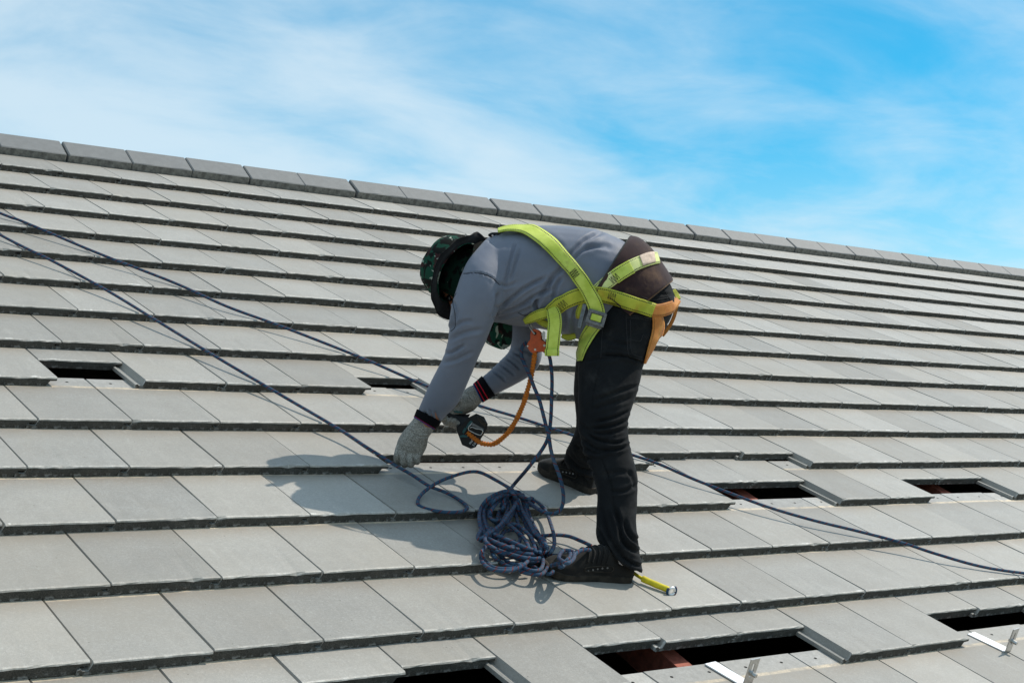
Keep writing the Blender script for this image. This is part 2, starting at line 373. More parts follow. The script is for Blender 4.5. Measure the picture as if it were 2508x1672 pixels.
# ------------------------------------------------------------------ house and its tiles (local frame: x along ridge, y up the slope, z off the roof)
house = empty('house'); house.rotation_euler = (PITCH, 0, 0)
tag(house, 'house roof of flat grey concrete tiles with several tiles pushed up under the course above', 'house')
VR = 4.79                      # where the ridge tiles start
U0, U1, V0 = -6.0, 21.0, -3.2
def tile_mesh(seed, cheap=False):
    rd = random.Random(seed)
    nx = 3 if cheap else 12
    # closed cross-section, z measured from the arris plane
    ga = .0030+rd.uniform(-.0004, .0006)
    top = [(ga+(W-2*ga)*i/nx, 0) for i in range(nx+1)]
    prof = top+[(W-ga, -.0118), (W-.026, -.0128), (W-.037, -.0312)]
    nb = 2 if cheap else 8
    x0, x1 = W-.037, -.0305
    prof += [(x0+(x1-x0)*i/nb, -.0312) for i in range(1, nb+1)]
    prof += [(-.0305, -.0190), (-.0240, -.0165), (-.0185, -.0215), (-.0045, -.0225)]
    ntop = nx+1
    st = [(0.0, .0055), (.0016, .0020), (.0055, .0), (.20, 0), (TL, 0)] if not cheap else [(0, .003), (.005, 0), (TL, 0)]
    verts, faces, mi = [], [], []
    n = len(prof)
    chips = [(rd.uniform(0, W), rd.uniform(.004, .012), rd.uniform(.002, .006)) for _ in range(rd.randint(0, 2))]
    for si, (y, drop) in enumerate(st):
        for i, (x, z) in enumerate(prof):
            yy, zz, xx = y, z, x
            if i < ntop:
                zz -= drop
                if si < 3:
                    for cx_, cw, ca in chips:
                        w = math.exp(-((x-cx_)/cw)**2); zz -= ca*w*(.9 if si < 2 else .35); yy += ca*w*.6
                    zz += rd.uniform(-.0007, .0007); yy += rd.uniform(-.0008, .0008)
            elif si == 0:
                zz += rd.uniform(-.0004, .0009); yy += rd.uniform(-.0008, .0010); xx += rd.uniform(-.0012, .0012)
            verts.append((xx, yy, zz-HT*yy/G))
    for s in range(len(st)-1):
        for i in range(n):
            j = (i+1) % n
            faces.append((s*n+i, s*n+j, (s+1)*n+j, (s+1)*n+i)); mi.append(1 if (s == 0 and i >= nx or i >= ntop and i < ntop+3+nb-1) else 0)
    # front cap: strip between the top row and the underside
    faces.append(tuple(reversed(range(n)))); mi.append(1)
    b0 = (len(st)-1)*n; faces.append(tuple(b0+i for i in range(n))); mi.append(0)
    if not cheap:
        for hx in (.075+rd.uniform(-.01, .01), .215+rd.uniform(-.01, .01)):
            hy = TL-.045; cc = len(verts)
            for k in range(8):
                a = k*math.pi/4; yy = hy+.005*math.sin(a); verts.append((hx+.0055*math.cos(a), yy, .0006-HT*yy/G))
            faces.append(tuple(cc+k for k in range(8))); mi.append(2)
    me = bpy.data.meshes.new('roof_tile'); me.from_pydata(verts, [], faces)
    for m_ in (M['tile'], M['edge'], M['hole']): me.materials.append(m_)
    for p, k in zip(me.polygons, mi): p.material_index = k
    me.update(); return me
variants = [tile_mesh(100+i) for i in range(9)]
PUSH = {(6, 0): .20, (6, 4): .139, (4, 4): .106, (4, 5): .107, (4, 6): .108, (4, 8): .115, (4, 9): .131, (4, 10): .112,
        (3, 9): .199, (3, 10): .202, (3, 13): .199, (3, 14): .196, (0, 5): .210, (0, 6): .192, (0, 7): .192, (0, 10): .184, (0, 11): .178, (0, 3): .206, (0, 2): .178}
def off(r):
    if r in OFF: return OFF[r]
    return .135 if r % 2 else 0.0
cells = []; rest = []
for r in range(-9, 15):
    o = off(r)
    for c in range(math.floor((U0-o)/W), math.ceil((U1-o)/W)):
        best = 0
        if r >= -1:
            q = [pix(r2w((o+(c+a)*W, (r+b)*G, 0))) for a, b in ((0, 0), (1, 0), (1, 1), (0, 1), (.5, .5), (.5, 0))]
            if any(z > .2 and -2 < x < 2510 and -2 < y < 1674 for x, y, z in q):
                ar = sum(q[i][0]*q[(i+1) % 4][1]-q[(i+1) % 4][0]*q[i][1] for i in range(4)); best = abs(ar)
        (cells if best else rest).append((best, r, c))
cells.sort(reverse=True)
rest += cells[296:]; cells = cells[:296]
rt = random.Random(5)
def place(r, c):
    j = 1.0
    return Vector((off(r)+c*W+rt.gauss(0, .0007), r*G+PUSH.get((r, c), 0)+rt.gauss(0, .0018), -HT*PUSH.get((r, c), 0)/G+rt.uniform(-.0004, .0012)))
for k, (ar, r, c) in enumerate(cells):
    me = variants[rt.randrange(len(variants))]
    o = bpy.data.objects.new('roof_tile', me); COL.objects.link(o); o.parent = house
    o.location = place(r, c); o.rotation_euler = (rt.gauss(0, .0016), rt.gauss(0, .0018), rt.gauss(0, .0016))
cheap = tile_mesh(1, True); vs, fs, mi = [], [], []
cv = [v.co.copy() for v in cheap.vertices]; cf = [(tuple(p.vertices), p.material_index) for p in cheap.polygons]
for _, r, c in rest:
    p = place(r, c); b = len(vs); vs += [v+p for v in cv]
    for f, m_ in cf: fs.append(tuple(b+i for i in f)); mi.append(m_)
me = bpy.data.meshes.new('roof_tile_field'); me.from_pydata(vs, [], fs)
for m_ in (M['tile'], M['edge'], M['hole']): me.materials.append(m_)
me.polygons.foreach_set('material_index', mi)
o = bpy.data.objects.new('roof_tile_field', me); COL.objects.link(o); o.parent = house; o['kind'] = 'stuff'

# ridge tiles
RA = (VR+.128, .046)                       # apex in (y, z)
def mirror(p):                              # mirror across the vertical plane through the apex
    w = r2w((0, p[0], p[1])); a = r2w((0, RA[0], RA[1])); w.y = 2*a.y-w.y; q = w2r(w); return (q.y, q.z)
def ridge_mesh(seed, ln):
    rd = random.Random(seed); nx = 8
    half = [(VR, -.030), (VR+.001, .010), (VR+.005, .0150)]
    prof = half+[(RA[0]-.004, RA[1]-.001), (RA[0]+.001, RA[1]-.0002)]
    prof += [mirror(p) for p in reversed(half)]
    verts, faces, mi = [], [], []
    n = len(prof)
    for i in range(nx+1):
        x = [.0030, .0090][i] if i < 2 else ([ln-.0090, ln-.0030][i-nx+1] if i > nx-2 else .006+(ln-.012)*(i-1)/(nx-2)); ch = .0040 if i in (0, nx) else 0
        for k, (y, z) in enumerate(prof):
            dz = dy = 0
            if k == 0: dz = rd.uniform(-.006, .004)
            if k in (1, 2): dz = rd.uniform(-.0006, .0006); dy = rd.uniform(-.0006, .0006)
            verts.append((x, y+dy+(ch if k < 3 else 0), z+dz-(ch if k else 0)))
    for i in range(nx):
        for k in range(n-1):
            faces.append((i*n+k, (i+1)*n+k, (i+1)*n+k+1, i*n+k+1)); mi.append(1 if k in (0, n-2) else 0)
    faces.append(tuple(range(n))); mi.append(0); faces.append(tuple(reversed(range(nx*n, nx*n+n)))); mi.append(0)
    me = bpy.data.meshes.new('ridge_tile'); me.from_pydata(verts, [], faces)
    me.materials.append(M['ridge']); me.materials.append(M['ridge_side'])
    for p, k in zip(me.polygons, mi): p.material_index = k
    return me
RL = .345; rv = [ridge_mesh(40+i, RL) for i in range(5)]
x = -5.8+.18
while x < U1:
    a = pix(r2w((x, VR, .02))); b = pix(r2w((x+RL, VR, .02)))
    if b[0] > -40 and a[0] < 2560 and a[2] > 0 or True:
        o = bpy.data.objects.new('ridge_tile', rv[rt.randrange(5)]); COL.objects.link(o); o.parent = house
        o.location = (x, rt.gauss(0, .0008), rt.gauss(0, .0007)); o.rotation_euler = (0, rt.gauss(0, .0012), rt.gauss(0, .0012))
    x += RL
# battens, rafters, far slope, attic
def bxo(name, lo, hi, mat):
    bm = bmesh.new(); box(bm, lo, hi); o = obj(name, bm, mat, house); return o
for r in range(-9, 15): bxo('batten', (U0, r*G+.370, -.088), (U1, r*G+.395, -.062), M['steel_red'])
for x in [1.875+k*1.26 for k in range(-5, 15)]: bxo('rafter', (x-.030, V0+.05, -.19), (x+.030, VR+.05, -.0885), M['steel_red'])
aw = r2w((0, RA[0], RA[1])); ew = r2w((0, V0, -.05))
# far slope (behind the ridge) as one slab
bm = bmesh.new(); a1 = mirror((RA[0]-.06, .010)); a2 = mirror((V0, -.01)); a3 = mirror((V0, -.05)); a4 = mirror((RA[0]-.06, -.03))
vv = [[bm.verts.new((u, y, z)) for y, z in (a1, a2, a3, a4)] for u in (U0, U1)]
for i in range(4): bm.faces.new((vv[0][i], vv[0][(i+1) % 4], vv[1][(i+1) % 4], vv[1][i]))
bm.faces.new(vv[0]); bm.faces.new(vv[1][::-1]); obj('rear_slope', bm, M['tile'], house)
# walls and attic floor, drawn in world axes then brought into the house frame
def worldbox(name, lo, hi, mat):
    bm = bmesh.new(); vs_ = box(bm, lo, hi)
    for v in vs_: v.co = w2r(v.co)
    return obj(name, bm, mat, house)
yf = ew.y+.35; yb = 2*aw.y-yf; zt = ew.z-.02
worldbox('wall', (U0+.3, yf, -7.0), (U1-.3, yf+.2, zt+.02), M['plaster']); worldbox('wall', (U0+.3, yb-.2, -7.0), (U1-.3, yb, zt+.02), M['plaster'])
worldbox('wall', (U0+.3, yf+.2, -7.0), (U0+.5, yb-.2, zt-.05), M['plaster']); worldbox('wall', (U1-.5, yf+.2, -7.0), (U1-.3, yb-.2, zt-.05), M['plaster'])
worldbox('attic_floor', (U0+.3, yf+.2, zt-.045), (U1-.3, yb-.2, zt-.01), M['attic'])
for u in (U0+.35, U1-.4):
    bm = bmesh.new(); tri = [(yf, zt), (yb, zt), (aw.y, aw.z-.12)]
    A = [bm.verts.new(w2r(Vector((u, y, z)))) for y, z in tri]; B_ = [bm.verts.new(w2r(Vector((u+.05, y, z)))) for y, z in tri]
    bm.faces.new(A); bm.faces.new(B_[::-1])
    for i in range(3): bm.faces.new((A[i], A[(i+1) % 3], B_[(i+1) % 3], B_[i]))
    obj('gable', bm, M['plaster'], house)

# ------------------------------------------------------------------ person
PB = r2w((1.95, .80, -.015))
person = empty('person', PB)
tag(person, 'roof worker in grey shirt and black jeans bent over to drill into the tiles', 'person')
def ring_pts(x1, y1, x2, y2, d, t, n=28, e=2.2, dd=0):
    a, b = at(x1, y1, d-dd), at(x2, y2, d+dd); c = (a+b)/2; av = (b-a)/2
    vd = (c-CAM).normalized(); bv = (vd-av.normalized()*vd.dot(av.normalized())).normalized()*t
    out = []
    for k in range(n):
        th = 2*math.pi*k/n; cs, sn = math.cos(th), math.sin(th)
        out.append(c+av*(abs(cs)**(2/e)*(1 if cs > 0 else -1))+bv*(abs(sn)**(2/e)*(1 if sn > 0 else -1)))
    return out
def smooth_rings(rings, sub=4):
    """rings: (x1,y1,x2,y2,d,t); resampled with a spline so lofts have no facets"""
    P = [Vector(r) for r in rings]; out = []
    for i in range(len(P)-1):
        a, b, c, d = P[max(i-1, 0)], P[i], P[i+1], P[min(i+2, len(P)-1)]
        for j in range(sub):
            t = j/sub; out.append(.5*((2*b)+(c-a)*t+(2*a-5*b+4*c-d)*t*t+(3*b-a-3*c+d)*t**3))
    return out+[P[-1]]
def loft(bm, rings, n=28, e=2.2, cap=True, sub=4, uv=None):
    R = [ring_pts(*r[:6], n=n, e=e) for r in smooth_rings(rings, sub)]
    V = [[bm.verts.new(p) for p in r] for r in R]
    for i in range(len(V)-1):
        for k in range(n): bm.faces.new((V[i][k], V[i][(k+1) % n], V[i+1][(k+1) % n], V[i+1][k]))
    if cap:
        for r, p, rev in ((V[0], R[0], True), (V[-1], R[-1], False)):
            c = bm.verts.new(sum(p, Vector())/n)
            for k in range(n):
                q = (r[k], r[(k+1) % n], c); bm.faces.new(q[::-1] if not rev else q)
    return V
def capsule(bm, pts, rads, n=12):
    """closed tapering tube with round ends through world points"""
    P = [Vector(p) for p in pts]; m = len(P)
    Q, R = [], []
    for i in range(m-1):
        for j in range(4):
            t = j/4; Q.append(P[i].lerp(P[i+1], t)); R.append(rads[i]+(rads[i+1]-rads[i])*t)
    Q.append(P[-1]); R.append(rads[-1])
    for _ in range(3):
        Q = [Q[0]]+[(Q[i-1]+Q[i]*2+Q[i+1])/4 for i in range(1, len(Q)-1)]+[Q[-1]]
    T = [(Q[min(i+1, len(Q)-1)]-Q[max(i-1, 0)]).normalized() for i in range(len(Q))]
    full = []
    for a in (75, 45, 20): full.append((Q[0]-T[0]*R[0]*math.sin(math.radians(a)), R[0]*math.cos(math.radians(a)), T[0]))
    full += [(q, r, t) for q, r, t in zip(Q, R, T)]
    for a in (20, 45, 75): full.append((Q[-1]+T[-1]*R[-1]*math.sin(math.radians(a)), R[-1]*math.cos(math.radians(a)), T[-1]))
    nr = T[0].orthogonal().normalized(); V = []
    for q, r, t in full:
        nr = (nr-t*nr.dot(t)).normalized(); b = t.cross(nr)
        V.append([bm.verts.new(q+(nr*math.cos(2*math.pi*k/n)+b*math.sin(2*math.pi*k/n))*r) for k in range(n)])
    for i in range(len(V)-1):
        for k in range(n): bm.faces.new((V[i][k], V[i][(k+1) % n], V[i+1][(k+1) % n], V[i+1][k]))
    bm.faces.new(V[0][::-1]); bm.faces.new(V[-1])
def remesh(name, bm, voxel, mat, parent, iters=6, fac=.5):
    bmesh.ops.recalc_face_normals(bm, faces=bm.faces)
    o = obj(name+'_tmp', bm)
    md = o.modifiers.new('r', 'REMESH'); md.mode = 'VOXEL'; md.voxel_size = voxel
    sm = o.modifiers.new('s', 'SMOOTH'); sm.factor = fac; sm.iterations = iters
    dg = bpy.context.evaluated_depsgraph_get()
    me = bpy.data.meshes.new_from_object(o.evaluated_get(dg)); me.name = name
    bpy.data.objects.remove(o)
    me.materials.clear(); o = obj(name, me, mat, None, True)
    return o
def folds(o, lines, amp=.004, w=6., noise_amp=.0015, noise_scale=14, lift=.55, fw=.72):
    """press traced cloth folds (photo points) into the camera side; noise folds everywhere"""
    me = o.data; segs = []
    for ln in lines:
        a = ln[2] if len(ln) > 2 else 1.0; ww = (ln[1] if len(ln) > 1 and ln[1] else w)*fw
        pts = catmull([Vector((x, y, 0)) for x, y in ln[0]], n=6)
        bb = (min(p.x for p in pts)-5*ww, max(p.x for p in pts)+5*ww, min(p.y for p in pts)-5*ww, max(p.y for p in pts)+5*ww)
        segs.append((pts, a, ww, bb))
    no = [v.normal.copy() for v in me.vertices]
    for v, n in zip(me.vertices, no):
        p = v.co; disp = noise_amp*noise.fractal(p*noise_scale, 1.0, 2.0, 3)
        if n.dot(p-CAM) < 0:
            x, y, z = pix(p)
            for pts, a, ww, bb in segs:
                if bb[0] < x < bb[1] and bb[2] < y < bb[3]:
                    best = 1e9; bi = 0; side = 1
                    for i in range(len(pts)-1):
                        A, B2 = pts[i], pts[i+1]; dx, dy = B2.x-A.x, B2.y-A.y; l2 = dx*dx+dy*dy+1e-9
                        t = max(0, min(1, ((x-A.x)*dx+(y-A.y)*dy)/l2)); ex, ey = x-A.x-t*dx, y-A.y-t*dy; q = ex*ex+ey*ey
                        if q < best: best = q; bi = (i+t)/(len(pts)-1); side = 1 if dx*ey-dy*ex > 0 else -1
                    d = math.sqrt(best)/ww
                    taper = min(1, bi*5, (1-bi)*5)*.85+.15
                    f = -math.exp(-d*d)+lift*math.exp(-((d-1.9)/1.0)**2)*(1 if side > 0 else .6)
                    disp += amp*a*taper*f
        v.co = p+n*disp
    me.update()
def zz(ox, oy, s, pts): return [(ox+x/s, oy+y/s) for x, y in pts]
def z1(*p): return zz(900, 500, 2.94, p)
def z7(*p): return zz(1360, 820, 2.613, p)

# --- shirt
bm = bmesh.new()
loft(bm, [(1158, 650, 1160, 715, 4.93, .085), (1180, 600, 1163, 765, 4.91, .17), (1208, 574, 1185, 784, 4.90, .205), (1240, 563, 1210, 790, 4.89, .215), (1290, 557, 1255, 797, 4.88, .21),
          (1359, 553, 1320, 804, 4.88, .20), (1427, 557, 1370, 817, 4.87, .195), (1480, 570, 1405, 828, 4.87, .19), (1532, 594, 1432, 834, 4.86, .18), (1588, 640, 1450, 830, 4.86, .165), (1615, 700, 1480, 815, 4.86, .14)], e=2.35)
loft(bm, [(1190, 585, 1265, 650, 4.78, .075), (1145, 640, 1240, 700, 4.72, .085), (1116, 712, 1226, 745, 4.70, .083), (1101, 775, 1210, 785, 4.70, .074), (1100, 815, 1193, 828, 4.71, .067), (1089, 866, 1170, 880, 4.73, .060),
          (1062, 920, 1148, 933, 4.76, .056), (1035, 977, 1120, 990, 4.79, .050), (1024, 1003, 1090, 1020, 4.81, .043), (1022, 1012, 1077, 1036, 4.82, .037)], e=2.1)
loft(bm, [(1210, 690, 1300, 680, 4.99, .07), (1232, 770, 1312, 765, 5.05, .066), (1244, 825, 1326, 845, 5.07, .06), (1250, 852, 1326, 880, 5.07, .056), (1228, 880, 1306, 914, 5.06, .053), (1202, 905, 1256, 945, 5.04, .045), (1180, 923, 1211, 967, 5.02, .036)], e=2.1)
shirt = remesh('shirt', bm, .0055, M['shirt'], person, 10)
SF = [(z1((1400, 440), (1480, 340), (1580, 250), (1700, 200)), 7, 1.2), (z1((1450, 430), (1530, 350), (1600, 310), (1690, 300)), 6, .9),
      (z1((930, 760), (1020, 690), (1140, 600), (1300, 520)), 6, 1.1), (z1((950, 790), (1090, 740), (1210, 660), (1340, 610)), 6, 1.2), (z1((900, 830), (1050, 790), (1180, 740)), 5, .9),
      (z1((985, 600), (1010, 480), (1050, 330), (1070, 280)), 5, .7), (z1((1020, 560), (1060, 440), (1100, 320)), 5, .6), (z1((1215, 690), (1205, 730), (1230, 770)), 6, 1.5), (z1((1290, 640), (1330, 540), (1420, 440)), 8, 1.0),
      (z1((1340, 700), (1350, 600), (1400, 520)), 7, 1.0), (z1((1180, 760), (1260, 640), (1330, 520)), 8, .9), (z1((610, 690), (640, 760), (620, 830), (600, 900)), 4, .9), (z1((660, 760), (640, 830), (610, 880)), 4, .7),
      (z1((560, 1075), (620, 1060), (700, 1010)), 5, .9), (z1((600, 900), (680, 850), (760, 840)), 6, .6), (z1((590, 980), (690, 930), (830, 900)), 7, .7), (z1((540, 1140), (640, 1120), (760, 1060)), 6, .6),
      (z1((930, 560), (1000, 590), (1080, 560)), 5, .5), (z1((940, 640), (930, 720), (905, 820)), 7, 1.5), (z1((700, 500), (760, 492), (830, 500), (900, 530), (950, 580)), 2.4, .8),
      (z1((1040, 1060), (1100, 1090), (1150, 1130)), 4, .8), (z1((990, 1100), (1050, 1140), (1100, 1190)), 4, .8), (z1((940, 1140), (1000, 1180), (1060, 1230)), 4, .8), (z1((890, 1190), (950, 1230), (1000, 1280)), 4, .8), (z1((1080, 1040), (1150, 1060), (1200, 1100)), 4, .8),
      (zz(940, 920, 6.533, [(640, 560), (700, 640), (790, 720)]), 4, .6), (zz(940, 920, 6.533, [(820, 560), (840, 660), (880, 730)]), 4, .6), (zz(940, 920, 6.533, [(740, 540), (770, 650), (830, 740)]), 4, .5),
      (z1((1400, 760), (1420, 840), (1410, 920)), 8, 1.0), (z1((1500, 740), (1480, 840), (1490, 940)), 6, .8), (z1((1560, 330), (1660, 300), (1760, 310)), 9, .6), (z1((1180, 180), (1300, 230), (1420, 330)), 10, .4)]
folds(shirt, SF, .0100, 5.0, .0012, 11, .45)
# --- trousers
bm = bmesh.new()
loft(bm, [(1560, 640, 1440, 790, 4.86, .15), (1606, 655, 1430, 825, 4.86, .172), (1636, 685, 1420, 850, 4.86, .185), (1650, 725, 1417, 870, 4.86, .19), (1645, 770, 1418, 885, 4.86, .185), (1618, 820, 1425, 900, 4.86, .15), (1590, 860, 1440, 905, 4.86, .09)], e=2.3)
loft(bm, [(1425, 830, 1636, 745, 4.79, .10), (1417, 858, 1618, 815, 4.775, .11), (1416, 890, 1580, 885, 4.76, .108), (1415, 935, 1567, 938, 4.73, .100), (1416, 992, 1546, 1002, 4.70, .090), (1417, 1050, 1537, 1040, 4.68, .082), (1432, 1105, 1544, 1094, 4.655, .076), (1452, 1165, 1558, 1150, 4.63, .074),
          (1462, 1206, 1562, 1190, 4.61, .071), (1461, 1260, 1560, 1240, 4.59, .068), (1459, 1308, 1558, 1288, 4.57, .068), (1466, 1329, 1565, 1345, 4.558, .069), (1489, 1356, 1574, 1404, 4.55, .062)], e=2.25)
loft(bm, [(1420, 800, 1600, 760, 4.95, .10), (1416, 850, 1575, 860, 4.97, .108), (1405, 935, 1535, 940, 5.01, .10), (1409, 1000, 1512, 1010, 5.04, .085), (1410, 1050, 1500, 1062, 5.065, .077), (1388, 1100, 1478, 1115, 5.12, .072), (1383, 1125, 1466, 1150, 5.15, .068), (1388, 1146, 1457, 1186, 5.165, .064)], e=2.2)
trousers = remesh('trousers', bm, .0055, M['jeans'], person, 8)
TF = [(z7((290, 130), (380, 128), (480, 145), (565, 180)), 3.5, 1.5), (z7((240, 420), (400, 365), (530, 325)), 6, .9), (z7((230, 480), (360, 440), (500, 400)), 6, .6), (z7((250, 560), (380, 525), (475, 485)), 5, 1.2),
      (z7((220, 600), (350, 585), (470, 545)), 5, 1.2), (z7((160, 590), (250, 660), (380, 690), (475, 665)), 5, 1.4), (z7((175, 670), (260, 730), (380, 735), (480, 705)), 5, 1.4), (z7((190, 720), (260, 755), (330, 750)), 5, 1.1),
      (z7((150, 560), (230, 620), (330, 630), (460, 600)), 5, 1.0), (z7((290, 180), (240, 400), (235, 620)), 2.2, .45), (z7((280, 750), (345, 920), (365, 1000), (368, 1150)), 2.2, .7), (z7((360, 1000), (440, 1000), (525, 960)), 6, .8),
      (z7((370, 1080), (410, 1200), (440, 1330), (545, 1400)), 7, 1.6), (z7((440, 1180), (465, 1270), (545, 1340)), 7, 1.5), (z7((300, 1120), (330, 1260), (400, 1380), (450, 1440)), 7, 1.3), (z7((280, 1250), (320, 1320), (370, 1410)), 5, 1.0),
      (z7((430, 1420), (490, 1460), (555, 1480)), 5, 1.5), (z7((400, 1440), (470, 1500), (545, 1515)), 4, 1.2), (z7((470, 860), (500, 930), (520, 990)), 6, .7), (z7((300, 900), (400, 880), (500, 890)), 8, .5), (z7((130, 700), (180, 780), (240, 800)), 6, 1.2), (z7((70, 760), (150, 850), (245, 870)), 6, 1.2), (z7((80, 840), (160, 900), (250, 930)), 5, 1.0),
      (z1((1700, 960), (1800, 1000), (1900, 1010)), 7, .7), (z1((1560, 1130), (1680, 1110), (1850, 1090)), 7, .7), (z1((1960, 600), (2080, 640), (2190, 650)), 4, .6)]
folds(trousers, TF, .0085, 6, .0018, 12)
# --- lumbar belt: open sleeve round the lower back
def sleeve(name, rings, mat, n=48, a0=-125, a1=125, e=2.3, thick=.006, sub=5, uvh=True):
    R = smooth_rings(rings, sub); verts, faces = [], []; uvs = []
    for ri, r in enumerate(R):
        a, b = at(r[0], r[1], r[4]), at(r[2], r[3], r[4]); c = (a+b)/2; av = (a-b)/2
        vd = (c-CAM).normalized(); bv = -(vd-av.normalized()*vd.dot(av.normalized())).normalized()*r[5]
        for k in range(n+1):
            th = math.radians(a0+(a1-a0)*k/n); cs, sn = math.cos(th), math.sin(th)
            verts.append(c+av*(abs(cs)**(2/e)*(1 if cs > 0 else -1))+bv*(abs(sn)**(2/e)*(1 if sn > 0 else -1)))
    for i in range(len(R)-1):
        for k in range(n):
            faces.append((i*(n+1)+k, i*(n+1)+k+1, (i+1)*(n+1)+k+1, (i+1)*(n+1)+k))
            uvs.append(((k/n, i/(len(R)-1)), ((k+1)/n, i/(len(R)-1)), ((k+1)/n, (i+1)/(len(R)-1)), (k/n, (i+1)/(len(R)-1))))
    me = bpy.data.meshes.new(name); me.from_pydata(verts, [], faces); uv = me.uv_layers.new(name='UVMap'); li = 0
    for fu in uvs:
        for q in fu: uv.data[li].uv = q; li += 1
    o = obj(name, me, mat, None, True)
    if thick:
        md = o.modifiers.new('t', 'SOLIDIFY'); md.thickness = thick; md.offset = 1
    return o, verts, n+1, len(R)
BR = [(1543, 583, 1395, 815, 4.865, .200), (1566, 590, 1412, 822, 4.865, .201), (1596, 618, 1425, 830, 4.863, .200), (1622, 655, 1438, 834, 4.86, .199), (1643, 688, 1455, 838, 4.86, .196)]
belt, bv_, bn, br = sleeve('back_support_belt', BR, M['belt'], a0=-98, a1=98, thick=.007)
bedge = [obj('binding', tube_mesh('binding', [[v for v in bv_[:bn]]], .0055, 6, raw=True), M['belt_edge_dark'], belt), obj('binding', tube_mesh('binding', [[v for v in bv_[-bn:]]], .0055, 6, raw=True), M['belt_edge'], belt)]

# --- shared surface for draping straps
dg = bpy.context.evaluated_depsgraph_get()
def bvh_of(objs):
    vs, fs = [], []
    for o in objs:
        ev = o.evaluated_get(dg); me = ev.to_mesh(); b = len(vs)
        vs += [o.matrix_world @ v.co for v in me.vertices]; fs += [tuple(b+i for i in p.vertices) for p in me.polygons]; ev.to_mesh_clear()
    return BVHTree.FromPolygons(vs, fs)
dg.update(); bpy.context.view_layer.update(); dg = bpy.context.evaluated_depsgraph_get()
BODY = bvh_of([shirt, trousers, belt])
def hit(x, y, tree=None):
    d = (BX*((x-1254)/FPX)+BY*((y-836)/FPX)+BZ).normalized(); return (tree or BODY).ray_cast(CAM, d)
def grid_mesh(name, rows, mat, thick=.0026, length=None, smooth=True):
    n = len(rows[0]); verts = [p for r in rows for p in r]; faces, uvs = [], []; s = [0]
    for i in range(1, len(rows)): s.append(s[-1]+(rows[i][n//2]-rows[i-1][n//2]).length)
    for i in range(len(rows)-1):
        for k in range(n-1):
            faces.append((i*n+k, i*n+k+1, (i+1)*n+k+1, (i+1)*n+k)); uvs.append(((k/(n-1), s[i]), ((k+1)/(n-1), s[i]), ((k+1)/(n-1), s[i+1]), (k/(n-1), s[i+1])))
    me = bpy.data.meshes.new(name); me.from_pydata(verts, [], faces); uv = me.uv_layers.new(name='UVMap'); li = 0
    for fu in uvs:
        for q in fu: uv.data[li].uv = q; li += 1
    o = obj(name, me, mat, None, smooth)
    if thick:
        md = o.modifiers.new('t', 'SOLIDIFY'); md.thickness = thick; md.offset = 0
    return o
def strap(name, pts, wpx, mat, lift=.006, nx=5, dep=None, step=7, smooth=4, thick=.003):
    """webbing draped over the clothes along traced points; pts may carry (x,y,width) or a depth where it hangs free: (x,y,width,depth)"""
    C4 = [Vector((p[0], p[1], p[2] if len(p) > 2 and p[2] else wpx)) for p in pts]
    free = [p[3] if len(p) > 3 else None for p in pts]
    C = catmull(C4, n=9); rows = []
    for i, c in enumerate(C):
        t = (C[min(i+1, len(C)-1)]-C[max(i-1, 0)]); t = Vector((t.x, t.y)).normalized(); pn = Vector((-t.y, t.x))
        fi = i/9; a = min(int(fi), len(pts)-1); b = min(a+1, len(pts)-1); fr = fi-a
        row = []
        for k in range(nx):
            q = (k/(nx-1)-.5)*c.z; x, y = c.x+pn.x*q, c.y+pn.y*q
            d = None
            if free[a] is not None or free[b] is not None:
                da = free[a]; db = free[b]
                if da is not None and db is not None: d = da+(db-da)*fr
            if d is None:
                h = hit(x, y)
                if h[0] is not None and pix(h[0])[2] < 5.02:
                    nn = h[1] if h[1].dot(h[0]-CAM) < 0 else -h[1]
                    row.append(h[0]+nn*lift)
                    continue
                row.append((x, y))
            else: row.append(at(x, y, d))
        rows.append(row)
    # fill points that missed the body with the depth of the nearest hit
    hits = [(i, k) for i, r in enumerate(rows) for k, p in enumerate(r) if isinstance(p, Vector)]
    for i, r in enumerate(rows):
        for k, p in enumerate(r):
            if not isinstance(p, Vector):
                j = min(hits, key=lambda h: (h[0]-i)**2+(h[1]-k)**2*3); r[k] = at(p[0], p[1], pix(rows[j[0]][j[1]])[2]-.0)
    for _ in range(smooth):
        new = [[p.copy() for p in r] for r in rows]
        for i in range(len(rows)):
            for k in range(nx):
                acc = rows[i][k]*2; w = 2
                if 0 < i < len(rows)-1: acc = acc+rows[i-1][k]+rows[i+1][k]; w += 2
                if 0 < k < nx-1: acc = acc+rows[i][k-1]*.5+rows[i][k+1]*.5; w += 1
                new[i][k] = acc/w
        rows = new
    return grid_mesh(name, rows, mat, thick)
def seam(name, px, parent, rad=.0011, lift=.0008, mat='thread'):
    pts = []
    for p in catmull([Vector((x, y, 0)) for x, y in px], n=8):
        h = hit(p.x, p.y)
        if h[0] is not None: pts.append(h[0]+(h[1] if h[1].dot(h[0]-CAM) < 0 else -h[1])*lift)
    if len(pts) > 2: return par_keep(obj(name, tube_mesh(name, [pts], rad, 5, raw=True), M[mat]), parent)
def par_keep(o, root):
    o.parent = root; o.matrix_parent_inverse = root.matrix_world.inverted(); return o
bpy.context.view_layer.update()
for o in (shirt, trousers, belt): par_keep(o, person)

